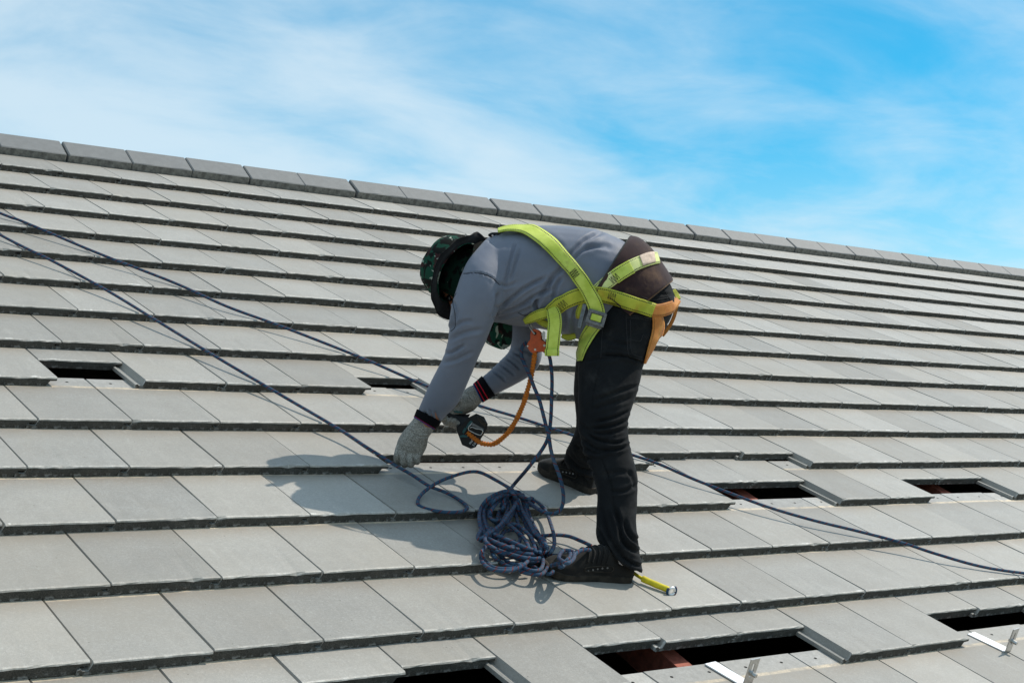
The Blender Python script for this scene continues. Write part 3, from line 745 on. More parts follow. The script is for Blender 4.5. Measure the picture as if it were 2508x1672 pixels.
# back pocket and seams
for ln in (z1((1860, 800), (1950, 808), (2045, 825)), z1((1860, 815), (1950, 822), (2040, 838)), z1((1862, 805), (1868, 930), (1880, 1080), (1930, 1105), (1990, 1122)), z1((1892, 830), (1896, 950), (1905, 1070), (1985, 1105)), z1((1880, 970), (1960, 985), (1985, 940), (2010, 975)),
           z1((1700, 800), (1690, 950), (1680, 1110)), z1((1960, 660), (2060, 690), (2180, 668)), z1((2130, 600), (2150, 640), (2180, 690))):
    seam('stitching', ln, trousers)
seam('stitching', z1((640, 640), (615, 700), (630, 790), (632, 880), (600, 915)), shirt, .0009)
seam('stitching', z1((690, 500), (760, 494), (830, 502), (900, 532), (955, 585)), shirt, .0009)
seam('stitching', z1((1085, 780), (1130, 800), (1180, 790)), shirt, .0010)

# --- continuous body under the clothes with the head
bm = bmesh.new()
HC = at(1150, 690, 4.905)                               # head centre
hn = (-BX*.72-BY*-.0+BZ*.50+(-BY)*.42).normalized()      # towards the crown
loft(bm, [(1170, 650, 1175, 740, 4.90, .07), (1200, 620, 1185, 760, 4.90, .15), (1300, 585, 1270, 770, 4.88, .17), (1430, 590, 1385, 790, 4.87, .16), (1560, 660, 1450, 800, 4.86, .15), (1600, 760, 1450, 860, 4.86, .14)], e=2.2)
loft(bm, [(1180, 640, 1220, 690, 4.78, .05), (1125, 740, 1195, 760, 4.70, .05), (1110, 820, 1180, 830, 4.71, .045), (1045, 980, 1100, 995, 4.79, .034), (1020, 1040, 1055, 1058, 4.83, .028)], e=2)
loft(bm, [(1230, 700, 1290, 695, 4.99, .05), (1265, 840, 1310, 860, 5.07, .04), (1190, 930, 1206, 960, 5.02, .03), (1160, 952, 1174, 976, 5.02, .027)], e=2)
loft(bm, [(1450, 860, 1590, 830, 4.79, .075), (1445, 1000, 1520, 1000, 4.71, .055), (1455, 1050, 1512, 1045, 4.69, .045), (1480, 1190, 1542, 1180, 4.615, .042), (1500, 1330, 1545, 1350, 4.565, .033), (1505, 1370, 1540, 1385, 4.56, .033)], e=2)
loft(bm, [(1450, 860, 1560, 850, 4.97, .075), (1432, 1000, 1492, 1005, 5.05, .045), (1405, 1120, 1450, 1140, 5.15, .04), (1410, 1150, 1442, 1165, 5.17, .033)], e=2)
capsule(bm, [at(1205, 680, 4.89), at(1175, 690, 4.90), HC], [.06, .058, .06])
fdir = (BX*-.45+BY*.85-BZ*.15).normalized()              # where the face looks
fdir = (fdir-hn*fdir.dot(hn)).normalized(); side = hn.cross(fdir)
hm = Matrix((side, fdir, hn)).transposed().to_4x4(); hm.translation = HC
r_ = bmesh.ops.create_uvsphere(bm, u_segments=24, v_segments=16, radius=1)
for v in r_['verts']:
    c = v.co; x, y, z = c.x*.076, c.y*.095, c.z*.112
    if c.z < -.2: x *= 1+.35*(c.z+.2); y *= 1+.05*(c.z+.2)
    v.co = hm @ Vector((x, y, z))
capsule(bm, [hm @ Vector((0, .090, .015)), hm @ Vector((0, .112, -.028))], [.010, .016], 8)     # nose
for s in (-1, 1): capsule(bm, [hm @ Vector((s*.078, -.005, .02)), hm @ Vector((s*.082, -.012, -.025))], [.014, .010], 8)   # ears
capsule(bm, [hm @ Vector((-.022, .094, -.062)), hm @ Vector((0, .099, -.060)), hm @ Vector((.022, .094, -.062))], [.006, .008, .006], 8)  # mouth
body = remesh('body', bm, .006, M['skin'], person, 3); par_keep(body, person)
for s in (-1, 1):
    bm = bmesh.new(); bmesh.ops.create_uvsphere(bm, u_segments=12, v_segments=8, radius=.012)
    for v in bm.verts: v.co = hm @ (v.co+Vector((s*.032, .083, .008)))
    par_keep(obj('eye', bm, M['gloss'], None, True), body)
# --- balaclava: open at the eyes, loose at the neck
bm = bmesh.new(); nu, nv = 40, 22; grid = []
for j in range(nv+1):
    ph = math.radians(80-165*j/nv)
    row = []
    for i in range(nu):
        th = 2*math.pi*i/nu; c = Vector((math.cos(ph)*math.sin(th), math.cos(ph)*math.cos(th), math.sin(ph)))
        x, y, z = c.x*.090, c.y*.110, c.z*.122
        if z < -.03: k = (-.03-z)/.09; x *= 1+.45*k; y *= 1+.25*k; z -= .02*k
        wob = 1+.03*noise.noise(c*5)
        row.append(bm.verts.new(hm @ Vector((x*wob, y*wob, z))))
    grid.append(row)
for j in range(nv):
    for i in range(nu):
        th = 360*i/nu; ph = 80-165*j/nv
        if -8 < ph-2 < 22 and (th < 42 or th > 318): continue
        bm.faces.new((grid[j][i], grid[j][(i+1) % nu], grid[j+1][(i+1) % nu], grid[j+1][i]))
bala = obj('balaclava', bm, M['camo_shaded'], None, True); md = bala.modifiers.new('t', 'SOLIDIFY'); md.thickness = .004; par_keep(bala, person)
# --- bucket hat: crown and wide dark-lined brim
def lathe_local(prof, n, M4, warp=None):
    verts, faces = [], []
    for i, (r, z) in enumerate(prof):
        for k in range(n):
            a = 2*math.pi*k/n; p = Vector((r*math.cos(a), r*math.sin(a), z))
            if warp: p = warp(p, a, i)
            verts.append(M4 @ p)
    for i in range(len(prof)-1):
        for k in range(n): faces.append((i*n+k, i*n+(k+1) % n, (i+1)*n+(k+1) % n, (i+1)*n+k))
    return verts, faces
brc = at(1126, 668, 4.87)
hx = (BX*-.50+BY*.866); hnn = (BX*-.72-BY*.42+BZ*.55).normalized(); hx = (hx-hnn*hx.dot(hnn)).normalized(); hy = hnn.cross(hx)
HM = Matrix((hx, hy, hnn)).transposed().to_4x4(); HM.translation = brc
def wc(p, a, i):
    k = 1+.03*noise.noise(Vector((math.cos(a)*2, math.sin(a)*2, p.z*14+3)))+(.05*noise.noise(Vector((math.cos(a)*4, math.sin(a)*4, p.z*30))) if p.z > .02 else 0)
    return Vector((p.x*k*1.03, p.y*k*.97, p.z+.006*noise.noise(p*25)))
cp = [(.104, -.004), (.105, .012), (.104, .035), (.102, .058), (.097, .078), (.089, .096), (.072, .107), (.045, .112), (.02, .114), (.001, .114)]
vs, fs = lathe_local(cp, 40, HM, wc); me = bpy.data.meshes.new('hat'); me.from_pydata(vs, [], fs); hat = obj('camouflage_hat', me, M['camo'], None, True)
md = hat.modifiers.new('t', 'SOLIDIFY'); md.thickness = .003; md.offset = -1; par_keep(hat, person)
def wb(p, a, i):
    # brim dips at front, lifts at the nape, slightly wavy
    k = (math.hypot(p.x, p.y)-.104)/.045; d = -.016*k*math.cos(a)**2*(1 if math.cos(a) > 0 else -.3)+.024*k*noise.noise(Vector((math.cos(a)*1.7, math.sin(a)*1.7, .3)))+.009*k*noise.noise(Vector((math.cos(a)*4, math.sin(a)*4, 2.3)))
    f = 1+.09*max(0, math.cos(a))*max(k, 0)+.05*k*noise.noise(Vector((math.cos(a)*2, math.sin(a)*2, 6.1)))
    return Vector((p.x*f, p.y, p.z+d))
bp = [(.1035, .006), (.112, .003), (.122, -.001), (.132, -.005), (.139, -.008), (.1435, -.0105), (.1445, -.012), (.1435, -.0135), (.138, -.0115), (.131, -.0105), (.121, -.0065), (.112, -.002), (.1035, .000)]
vs, fs = lathe_local(bp, 48, HM, wb); me = bpy.data.meshes.new('brim'); me.from_pydata(vs, [], fs); brim = obj('brim', me, M['black'], None, True); par_keep(brim, hat)
# nape flap of the hat hanging on the shoulder
def patch(name, gridpx, mat, parent, sub=6, thick=.004):
    rows = []
    cols = [catmull([at(*gridpx[r][c]) for r in range(len(gridpx))], n=sub) for c in range(len(gridpx[0]))]
    for i in range(len(cols[0])): rows.append(catmull([c[i] for c in cols], n=sub))
    o = grid_mesh(name, rows, mat, thick); par_keep(o, parent); return o
patch('neck_flap', [[(1160, 600, 4.84), (1180, 590, 4.88), (1204, 582, 4.93)], [(1150, 640, 4.80), (1178, 618, 4.84), (1215, 592, 4.88)], [(1120, 705, 4.80), (1148, 672, 4.80), (1182, 622, 4.83)], [(1116, 745, 4.82), (1128, 715, 4.80), (1150, 680, 4.81)]], M['camo_shaded'], person)
# scarf end hanging below the chest
patch('scarf', [[(1195, 770, 4.86), (1222, 770, 4.84), (1252, 770, 4.88)], [(1192, 805, 4.88), (1220, 812, 4.845), (1254, 806, 4.90)], [(1189, 834, 4.89), (1212, 842, 4.85), (1252, 836, 4.905)], [(1205, 846, 4.885), (1232, 855, 4.86), (1246, 848, 4.90)]], M['camo'], person)

# --- cuffs
def cuff(rings, mat, name='cuff'):
    o, *_ = sleeve(name, rings, M[mat], n=36, a0=0, a1=360, e=2.0, thick=.003); par_keep(o, person); return o
cuff([(1021, 1001, 1081, 1033, 4.813, .0425), (1017, 1011, 1073, 1045, 4.82, .041), (1013, 1021, 1064, 1052, 4.825, .0375)], 'cuff_dark')
cuff([(1180, 920, 1213, 969, 5.022, .0385), (1169, 930, 1197, 977, 5.022, .0385), (1158, 940, 1182, 986, 5.022, .038)], 'cuff')
# --- gloves
bm = bmesh.new()
loft(bm, [(1016, 1020, 1063, 1048, 4.826, .031), (1006, 1033, 1060, 1057, 4.83, .032), (992, 1050, 1050, 1070, 4.835, .033), (978, 1070, 1047, 1084, 4.84, .034), (971, 1088, 1043, 1098, 4.845, .033), (967, 1103, 1036, 1112, 4.85, .027), (970, 1112, 1030, 1118, 4.855, .018)], e=2.3)
for pts, r in ((((977, 1096, 4.835), (972, 1113, 4.825), (970, 1126, 4.835), (975, 1136, 4.862)), .0116), (((990, 1104, 4.835), (986, 1122, 4.822), (988, 1136, 4.832), (992, 1139, 4.862)), .0122),
               (((1007, 1108, 4.838), (1003, 1127, 4.826), (1004, 1138, 4.836), (1008, 1138, 4.866)), .0120), (((1024, 1106, 4.842), (1022, 1121, 4.832), (1022, 1131, 4.842), (1021, 1131, 4.868)), .0116),
               (((1035, 1075, 4.868), (1015, 1100, 4.885), (990, 1122, 4.885), (978, 1134, 4.875)), .0125)):
    capsule(bm, [at(*p) for p in pts], [r*.98, r*.92, r*.88, r*.80])
glove = remesh('glove', bm, .0028, M['glove'], person, 3, .4); par_keep(glove, person)
ZG = lambda *p: zz(940, 920, 6.533, p)
folds(glove, [(ZG((250, 1240), (245, 1350)), 1.6, 1.3), (ZG((355, 1290), (360, 1400)), 1.6, 1.3), (ZG((468, 1300), (470, 1390)), 1.6, 1.3), (ZG((390, 850), (500, 940), (620, 980), (710, 970)), 2.2, .9), (ZG((420, 800), (540, 900), (720, 930)), 2, .6), (ZG((560, 1270), (640, 1230)), 2, .7), (ZG((300, 1120), (400, 1160), (520, 1150)), 3, .5)], .003, 2, .0007, 40)
bm = bmesh.new()
loft(bm, [(1160, 942, 1182, 982, 5.022, .032), (1148, 947, 1172, 992, 5.02, .034), (1133, 958, 1160, 1005, 5.015, .036), (1113, 975, 1140, 1014, 5.01, .037), (1096, 993, 1118, 1022, 5.01, .033), (1084, 1010, 1098, 1030, 5.01, .022)], e=2.3)
for pts in (((1092, 1005, 5.045), (1088, 1030, 5.03), (1096, 1036, 5.0), (1105, 1028, 4.975)), ((1104, 1012, 5.045), (1101, 1036, 5.03), (1108, 1040, 5.0), (1114, 1031, 4.975)), ((1114, 1018, 5.045), (1112, 1040, 5.03), (1118, 1044, 5.0), (1122, 1036, 4.978)), ((1086, 1000, 5.04), (1072, 1018, 5.03), (1078, 1026, 5.0), (1090, 1022, 4.98)),
            ((1128, 980, 4.985), (1108, 988, 4.97), (1090, 1000, 4.972), (1078, 1012, 4.98))):
    capsule(bm, [at(*p) for p in pts], [.0125, .012, .0115, .0105])
glove2 = remesh('glove', bm, .0028, M['glove'], person, 3, .4); par_keep(glove2, person)
folds(glove2, [(ZG((1440, 240), (1500, 340), (1560, 420)), 3, .8), (ZG((1340, 250), (1400, 360), (1500, 470)), 3, .6), (ZG((1180, 440), (1240, 560)), 3, .6)], .003, 2, .0007, 40)

# --- shoes
def shoe(heel, toe, up=None, h_cuff=.095):
    """heel/toe: roof-frame centres of the sole ends on the tile"""
    H, T = r2w(heel), r2w(toe); fx = (T-H); ln = fx.length; fx.normalize()
    uz = (NRM-fx*NRM.dot(fx)).normalized(); sx = fx.cross(uz)
    M4 = Matrix((fx, sx, uz)).transposed().to_4x4(); M4.translation = H
    wid = [(0, .020), (.03, .030), (.10, .036), (.25, .037), (.42, .037), (.58, .044), (.70, .049), (.82, .048), (.90, .042), (.96, .030), (1.0, .014)]
    def wat(s):
        for (a, b), (c, d) in zip(wid, wid[1:]):
            if a <= s <= c: return b+(d-b)*(s-a)/(c-a)
        return wid[-1][1]
    def cent(s): return .006*math.sin(s*3.0)
    prof = [(0, .074), (.04, .078), (.15, .070), (.25, .076), (.33, .098), (.38, .104), (.48, .100), (.58, .088), (.68, .074), (.78, .064), (.88, .057), (.95, .048), (1.0, .030)]
    def hat_(s):
        for (a, b), (c, d) in zip(prof, prof[1:]):
            if a <= s <= c: return b+(d-b)*(s-a)/(c-a)
        return prof[-1][1]
    root = empty('shoe', H)
    ns = 36; ss = [.5-.5*math.cos(math.pi*i/ns) for i in range(ns+1)]
    # sole
    bm = bmesh.new(); rings = []
    for z, ex in ((0, -.002), (.003, .001), (.014, .0015), (.0235, .0008), (.0255, -.004)):
        ring = []
        for s in ss: ring.append((s, wat(s)+ex, 1))
        for s in reversed(ss[1:-1]): ring.append((s, wat(s)+ex, -1))
        lift_ = [(.016*max(0, (s-.72)/.28)**2) for s, w, k in ring]
        rings.append([bm.verts.new(M4 @ Vector((s*ln+(ex if 0 < s < 1 else ex*(1 if s == 1 else -1)), cent(s)+k*w, z+l_))) for (s, w, k), l_ in zip(ring, lift_)])
    n = len(rings[0])
    for a, b in zip(rings, rings[1:]):
        for i in range(n): bm.faces.new((a[i], a[(i+1) % n], b[(i+1) % n], b[i]))
    bm.faces.new(rings[0][::-1]); bm.faces.new(rings[-1]); bmesh.ops.recalc_face_normals(bm, faces=bm.faces)
    par_keep(obj('sole', bm, M['sole'], None, False), person)
    # upper
    bm = bmesh.new(); V = []; na = 20
    for s in ss:
        w = wat(s)-.002; hh = hat_(s); l_ = .016*max(0, (s-.72)/.28)**2; row = []
        for k in range(na+1):
            a = math.pi*k/na; cx = math.cos(a); sz = math.sin(a)
            e = .62
            yy = abs(cx)**e*(1 if cx > 0 else -1)*w*(1-.32*sz**2*(1 if s < .55 else .6)); z_ = .022+(hh-.022)*sz**.75+l_*(1-sz)
            p = Vector((min(max(s*ln, .003), ln-.003), cent(s)+yy, z_)); p += Vector((0, .0012*noise.noise(p*60), .0012*noise.noise(p*45+Vector((5, 0, 0)))))
            row.append(bm.verts.new(M4 @ p))
        V.append(row)
    for a, b in zip(V, V[1:]):
        for k in range(na): bm.faces.new((a[k], a[k+1], b[k+1], b[k]))
    bm.faces.new(V[0]); bm.faces.new(V[-1][::-1]); bmesh.ops.recalc_face_normals(bm, faces=bm.faces)
    up_ = par_keep(obj('shoe', bm, M['shoe'], None, True), person)
    bt = bvh_of([up_])
    def on(s, y, z):                       # point on the upper seen from the side
        o_ = M4 @ Vector((s*ln, y, z)); c_ = M4 @ Vector((s*ln, cent(s), .040)); r = bt.ray_cast(o_, (c_-o_).normalized())
        return (r[0], r[1]) if r[0] is not None else (c_, uz)
    # eyestay panel, eyelets and laces on both sides
    for k in (-1, 1):
        pl = []
        for s, z in ((.30, .030), (.28, .05), (.30, .088), (.42, .084), (.56, .070), (.62, .052), (.60, .034), (.52, .030)):
            h_, n_ = on(s, k*.12, z*1.15); pl.append(h_+n_*.0016)
        par_keep(obj('panel_edge', tube_mesh('panel_edge', [pl+[pl[0]]], .0016, 6, .004), M['sole']), up_)
        for q in range(5):
            s = .35+.055*q; h_, n_ = on(s, k*.12, .100-.010*q-.02)
            bm = bmesh.new(); bmesh.ops.create_cone(bm, cap_ends=True, segments=12, radius1=.0034, radius2=.0030, depth=.003)
            rq = n_.to_track_quat('Z', 'Y').to_matrix().to_4x4(); rq.translation = h_
            for v in bm.verts: v.co = rq @ v.co
            par_keep(obj('eyelet', bm, M['darksteel']), up_)
    for q in range(5):
        s = .36+.055*q; pts = []
        for k in range(9):
            a = math.pi*(.22+.56*k/8); h_, n_ = on(s+.012*math.sin(k), .12*math.cos(a), .03+.12*math.sin(a)); pts.append(h_+n_*.002)
        par_keep(obj('lace', tube_mesh('lace', [pts], .0026, 6, .004), M['shoe']), up_)
    bpy.data.objects.remove(root)
    return M4, ln
NS, nsl = shoe((1.940, .530, surf(.53)-.001), (1.648, .602, surf(.602)+.001))
FS, fsl = shoe((2.222, 1.070, surf(1.07)-.001), (2.152, 1.300, surf(1.27)-.002))
# socks
for c0, c1, r in (((1520, 1345, 4.552), (1507, 1384, 4.545), .036), ((1430, 1135, 5.17), (1428, 1155, 5.18), .030)):
    bm = bmesh.new(); capsule(bm, [at(*c0), at(*c1)], [r, r*1.05], 20); par_keep(obj('sock', bm, M['sock'], None, True), person)

# ------------------------------------------------------------------ safety harness
harn = empty('safety_harness', at(1458, 777, 4.68))
tag(harn, 'lime and orange webbing safety harness with steel buckle worn over the grey shirt', 'harness')
bpy.context.view_layer.update()
def H(o): return par_keep(o, harn)
stitches = []
H(strap('shoulder_strap', [(1222, 570, 22), (1250, 564, 26), (1285, 567, 30), (1325, 590, 32), (1359, 617, 33), (1393, 650, 33), (1421, 685, 34), (1445, 720, 35), (1459, 748, 35), (1463, 776, 34)], 33, M['neon'], .0185, thick=.0035, smooth=12))
H(strap('waist_strap', [(1340, 768, 30), (1357, 752, 34), (1393, 732, 36), (1430, 721, 37), (1478, 722, 36), (1529, 737, 35), (1572, 752, 35), (1597, 761, 34)], 34, M['dull'], .010, thick=.0035))
H(strap('belt_strap', [(1462, 712, 30), (1485, 694, 32), (1512, 673, 33), (1540, 656, 32), (1563, 645, 31), (1590, 636, 30), (1612, 632, 28)], 31, M['pale_web'], .004, thick=.003))
H(strap('belt_strap', [(1545, 655, 34), (1531, 663, 34), (1518, 671, 34), (1505, 680, 34)], 34, M['neon'], .009, thick=.003))
H(strap('belt_label', [(1568, 641, 26), (1584, 635, 27), (1600, 632, 25)], 26, M['label'], .0075, thick=.002))
H(strap('leg_strap', [(1462, 792, 34), (1450, 806, 36), (1436, 830, 34), (1427, 857, 24), (1423, 884, 12)], 34, M['neon'], .006, thick=.003))
H(strap('leg_strap', [(1600, 752, 20), (1605, 768, 22), (1609, 790, 27), (1606, 815, 25), (1596, 842, 20), (1584, 872, 13), (1578, 888, 9)], 24, M['orange_web'], .007, thick=.0035))
H(strap('waist_strap', [(1592, 760, 30), (1612, 760, 30), (1632, 754, 28), (1650, 745, 24, 4.80), (1661, 733, 16, 4.87)], 30, M['orange_web'], .008, thick=.0035))
for p0, p1, w_ in (((1402, 662), (1412, 676), 28), ((1368, 753), (1384, 741), 26), ((1490, 722), (1506, 728), 26), ((1496, 688), (1512, 676), 24)):
    dx_, dy_ = p1[0]-p0[0], p1[1]-p0[1]; l_ = math.hypot(dx_, dy_); nx_, ny_ = -dy_/l_, dx_/l_; zig = []
    for t_ in range(7):
        k_ = t_/6; sgn = (-1)**t_
        for q in (-.9, 0, .9): zig.append((p0[0]+dx_*(k_+.08*(q+.9)/1.8)+nx_*w_*.36*q*sgn, p0[1]+dy_*(k_+.08*(q+.9)/1.8)+ny_*w_*.36*q*sgn))
    stitches.append(zig)
# far side straps that show past the rump
H(strap('waist_strap', [(1661, 733, 14, 4.88), (1657, 722, 12, 4.93), (1650, 710, 9, 4.99)], 12, M['dull'], .006))
H(strap('leg_strap', [(1657, 752, 8, 4.89), (1651, 775, 9, 4.93), (1640, 798, 9, 4.96), (1622, 822, 9, 4.97)], 9, M['orange_web'], .006))
# hanging webbing end
hd = pix(hit(1362, 756)[0] or at(1362, 756, 4.70))[2]-.012
H(strap('strap_tail', [(1350, 754, 26, hd), (1356, 768, 34, hd-.006), (1359, 790, 34, hd-.010), (1357, 815, 34, hd-.012), (1354, 845, 33, hd-.012), (1352, 868, 33, hd-.012)], 33, M['neon'], thick=.0035, smooth=1))
H(strap('strap_tail_hem', [(1352, 855, 35, hd-.017), (1352, 863, 36, hd-.019), (1352, 871, 35, hd-.017)], 35, M['neon'], thick=.004, smooth=0))
# chest webbing below the breast
H(strap('chest_strap', [(1284, 788, 14, 4.74), (1300, 780, 22, 4.72), (1318, 772, 26, 4.705), (1340, 766, 26, 4.70)], 22, M['dull'], thick=.003, smooth=1))
H(strap('chest_strap', [(1310, 779, 12, 4.745), (1325, 788, 16, 4.74), (1342, 796, 18, 4.735)], 16, M['dull'], thick=.003, smooth=1))
H(strap('chest_strap', [(1376, 822, 10, 4.80), (1392, 826, 16, 4.79), (1410, 822, 14, 4.79)], 14, M['dull'], thick=.003, smooth=1))
# strap running behind the buckle
H(strap('shoulder_strap', [(1432, 735, 18), (1423, 755, 18), (1420, 778, 16)], 16, M['dull'], .006, thick=.003))
H(strap('shoulder_strap', [(1420, 690, 9), (1428, 704, 10), (1438, 715, 9)], 9, M['dull'], .008, thick=.003))
# buckle: square steel frame with centre bar
def frame_obj(name, cpx, size, ang, d, mat, bar=.0055, tilt=0, hole=True):
    c = at(*cpx, d); ca, sa = math.cos(ang), math.sin(ang)
    ex = BX*ca+BY*sa; ey = -BX*sa+BY*ca; ez = -BZ
    ex = (ex+ez*tilt).normalized(); ez = ex.cross(ey).normalized()
    if ez.dot(BZ) > 0: ez = -ez
    M4 = Matrix((ex, ey, ez)).transposed().to_4x4(); M4.translation = c
    bm = bmesh.new(); w, h = size[0]/2, size[1]/2
    box(bm, (-w, -h, -.003), (w, -h+bar*1.6, .004), M4, .0016); box(bm, (-w, h-bar*1.9, -.003), (w, h, .004), M4, .0016)
    box(bm, (-w, -h+bar*1.2, -.0028), (-w+bar*1.8, h-bar*1.2, .0036), M4, .0014); box(bm, (w-bar*1.8, -h+bar*1.2, -.0028), (w, h-bar*1.2, .0036), M4, .0014)
    return obj(name, bm, mat), M4
bd = pix(hit(1460, 778)[0])[2]-.038
b_, BM4 = frame_obj('buckle', (1460, 779), (.060, .044), math.radians(17), bd, M['darksteel']); H(b_)
bm = bmesh.new(); box(bm, (-.026, -.024, -.012), (.026, .030, -.0045), BM4, .002); H(obj('buckle_plate', bm, M['darksteel']))
bm = bmesh.new(); box(bm, (-.017, -.0115, -.006), (.017, .0095, .0022), BM4, .002); bo = obj('buckle_webbing', bm, M['neon']); H(bo)
b2, B4 = frame_obj('buckle', (1426, 774), (.014, .078), math.radians(14), bd+.012, M['darksteel'], .004, .6); H(b2)
# dorsal ring behind the neck
H(obj('dorsal_ring', tube_mesh('dorsal_ring', [[at(1198, 576, 4.80), at(1204, 572.5, 4.79), at(1216, 572, 4.78), at(1224, 574, 4.78), at(1222, 579, 4.80), at(1208, 580, 4.81), at(1198, 576, 4.80)]], .0042, 8, .004), M['plastic']))
H(strap('dorsal_pad', [(1210, 577, 7, 4.80), (1225, 573, 10, 4.79), (1243, 569, 10, 4.79)], 9, M['black'], thick=.006, smooth=0))

# zigzag bar tacks sewn through the webbing
bpy.context.view_layer.update(); dg = bpy.context.evaluated_depsgraph_get()
WEB = bvh_of([c for c in harn.children if c.type == 'MESH' and 'strap' in c.name])
sp_ = []
for ln in stitches:
    q = [hit(x, y, WEB) for x, y in ln]; q = [h[0]+(h[1] if h[1].dot(h[0]-CAM) < 0 else -h[1])*.0004 for h in q if h[0] is not None]
    if len(q) > 2: H(obj('stitching', tube_mesh('stitching', [q], .0009, 5, raw=True), M['thread']))

# ------------------------------------------------------------------ fall arrester, lanyard, drill
def plate(bm, px, d0, d1, bev=.002, cen=None):
    a = [bm.verts.new(at(x, y, d0)) for x, y in px]; b = [bm.verts.new(at(x, y, d1)) for x, y in px]; n = len(px)
    fs_ = [bm.faces.new(a), bm.faces.new(b[::-1])]+[bm.faces.new((a[i], b[i], b[(i+1) % n], a[(i+1) % n])) for i in range(n)]
    bmesh.ops.recalc_face_normals(bm, faces=fs_)
    if bev:
        es = [e for e in bm.edges if all(v in a for v in e.verts) or all(v in b for v in e.verts)]
        bmesh.ops.bevel(bm, geom=es, offset=bev, segments=2, affect='EDGES', profile=.6)
Z3 = lambda *p: zz(1180, 740, 7.127, p)
GD = 4.78
grab = empty('rope_grab', at(1312, 835, GD)); bpy.context.view_layer.update()
tag(grab, 'orange metal rope grab clipped to the front of the harness', 'rope grab')
bm = bmesh.new()
def smoothpoly(px, n=4): return [(v.x, v.y) for v in catmull([Vector((x, y, 0)) for x, y in px], n=n, closed=True)]
gp = smoothpoly(Z3((846, 560), (862, 500), (905, 470), (960, 475), (1010, 510), (1034, 570), (1030, 640), (1060, 672), (1098, 700), (1102, 780), (1098, 850), (1020, 858), (960, 866), (890, 884), (830, 840), (792, 765), (805, 700), (845, 645)))
plate(bm, gp, GD-.004, GD+.001, .0012); par_keep(obj('front_plate', bm, M['orange']), grab)
bm = bmesh.new(); plate(bm, [(x+4, y+1) for x, y in gp], GD+.020, GD+.025, .0012); par_keep(obj('rear_plate', bm, M['orange']), grab)
for px_, r_ in ((Z3((930, 825))[0], .0036), (Z3((1090, 755))[0], .0042), (Z3((800, 765))[0], .0026)):
    bm = bmesh.new(); bmesh.ops.create_cone(bm, cap_ends=True, segments=16, radius1=r_, radius2=r_*.85, depth=.034)
    q = BZ.to_track_quat('Z', 'Y').to_matrix().to_4x4(); q.translation = at(px_[0], px_[1], GD+.010)
    for v in bm.verts: v.co = q @ v.co
    par_keep(obj('rivet', bm, M['steel']), grab)
bm = bmesh.new(); bmesh.ops.create_cone(bm, cap_ends=True, segments=20, radius1=.0055, radius2=.0055, depth=.0012)
q = BZ.to_track_quat('Z', 'Y').to_matrix().to_4x4(); q.translation = at(*Z3((925, 545))[0], GD-.0046)
for v in bm.verts: v.co = q @ v.co
par_keep(obj('eye_hole', bm, M['black']), grab)
bm = bmesh.new(); plate(bm, Z3((1040, 560), (1075, 500), (1110, 520), (1110, 690), (1075, 660)), GD+.004, GD+.010, .001); par_keep(obj('tag', bm, M['white']), grab)
carab = tube_mesh('carabiner', [[at(x, y, GD-.006+.004*k) for k, (x, y) in enumerate(Z3((925, 555), (880, 500), (845, 440), (828, 392), (845, 378), (880, 440), (920, 500), (940, 545), (925, 555)))]], .0030, 8, .004)
ca = obj('carabiner', carab, M['steel']); tag(ca, 'steel carabiner linking orange rope grab to the harness', 'carabiner')
# elastic lanyard from the harness to the drill
LZ = [(1310, 862, 4.79), (1308, 880, 4.79), (1304, 905, 4.80), (1298, 935, 4.81), (1292, 955, 4.82), (1285, 980, 4.83), (1275, 1005, 4.85), (1262, 1032, 4.87), (1245, 1058, 4.90), (1226, 1076, 4.92), (1208, 1087, 4.935), (1190, 1087, 4.945), (1176, 1083, 4.95), (1160, 1072, 4.952), (1144, 1058, 4.953)]
lan = tube_mesh('tool_lanyard', [[at(*p) for p in LZ]], .0092, 10, .0016, radf=lambda s: .86+.16*math.sin(s*2*math.pi/.0105)+.06*math.sin(s*91))
lo = obj('tool_lanyard', lan, M['elastic']); tag(lo, 'orange ruched elastic lanyard hanging from rope grab to drill', 'lanyard')
# drill
drill = empty('cordless_drill', at(1150, 1055, 5.0)); bpy.context.view_layer.update()
tag(drill, 'black and teal cordless drill gripped in gloved hand', 'drill')
D = lambda o: par_keep(o, drill)
bm = bmesh.new(); capsule(bm, [at(1088, 968, 5.03), at(1062, 1005, 5.0), at(1045, 1030, 4.985)], [.022, .026, .024], 20); D(obj('motor_housing', bm, M['teal'], None, True))
bm = bmesh.new(); capsule(bm, [at(1042, 1036, 4.98), at(1024, 1066, 4.955), at(1010, 1090, 4.935)], [.019, .018, .013], 16); D(obj('chuck', bm, M['plastic'], None, True))
bm = bmesh.new(); capsule(bm, [at(1010, 1090, 4.935), at(990, 1118, 4.91), at(978, 1136, 4.895)], [.004, .0035, .003], 8); D(obj('drill_bit', bm, M['steel'], None, True))
bm = bmesh.new(); loft(bm, [(1070, 1000, 1084, 1030, 5.0, .022), (1095, 1004, 1098, 1030, 5.0, .022), (1120, 1010, 1112, 1036, 4.998, .022), (1140, 1014, 1122, 1050, 4.995, .026), (1152, 1013, 1124, 1068, 4.99, .030)], n=20, e=2.6); D(obj('handle', bm, M['plastic'], None, True))
BP = ZG((1480, 602), (1605, 655), (1664, 770), (1652, 850), (1472, 1140), (1395, 1168), (1252, 1104), (1168, 880), (1160, 805), (1240, 780), (1330, 680))
bm = bmesh.new(); plate(bm, BP, 4.955, 5.04, .003); D(obj('battery', bm, M['plastic']))
bm = bmesh.new(); plate(bm, ZG((1490, 625), (1590, 680), (1640, 760), (1625, 830), (1560, 780), (1500, 700)), 4.951, 4.96, .002); D(obj('battery_latch', bm, M['gloss']))
bm = bmesh.new()
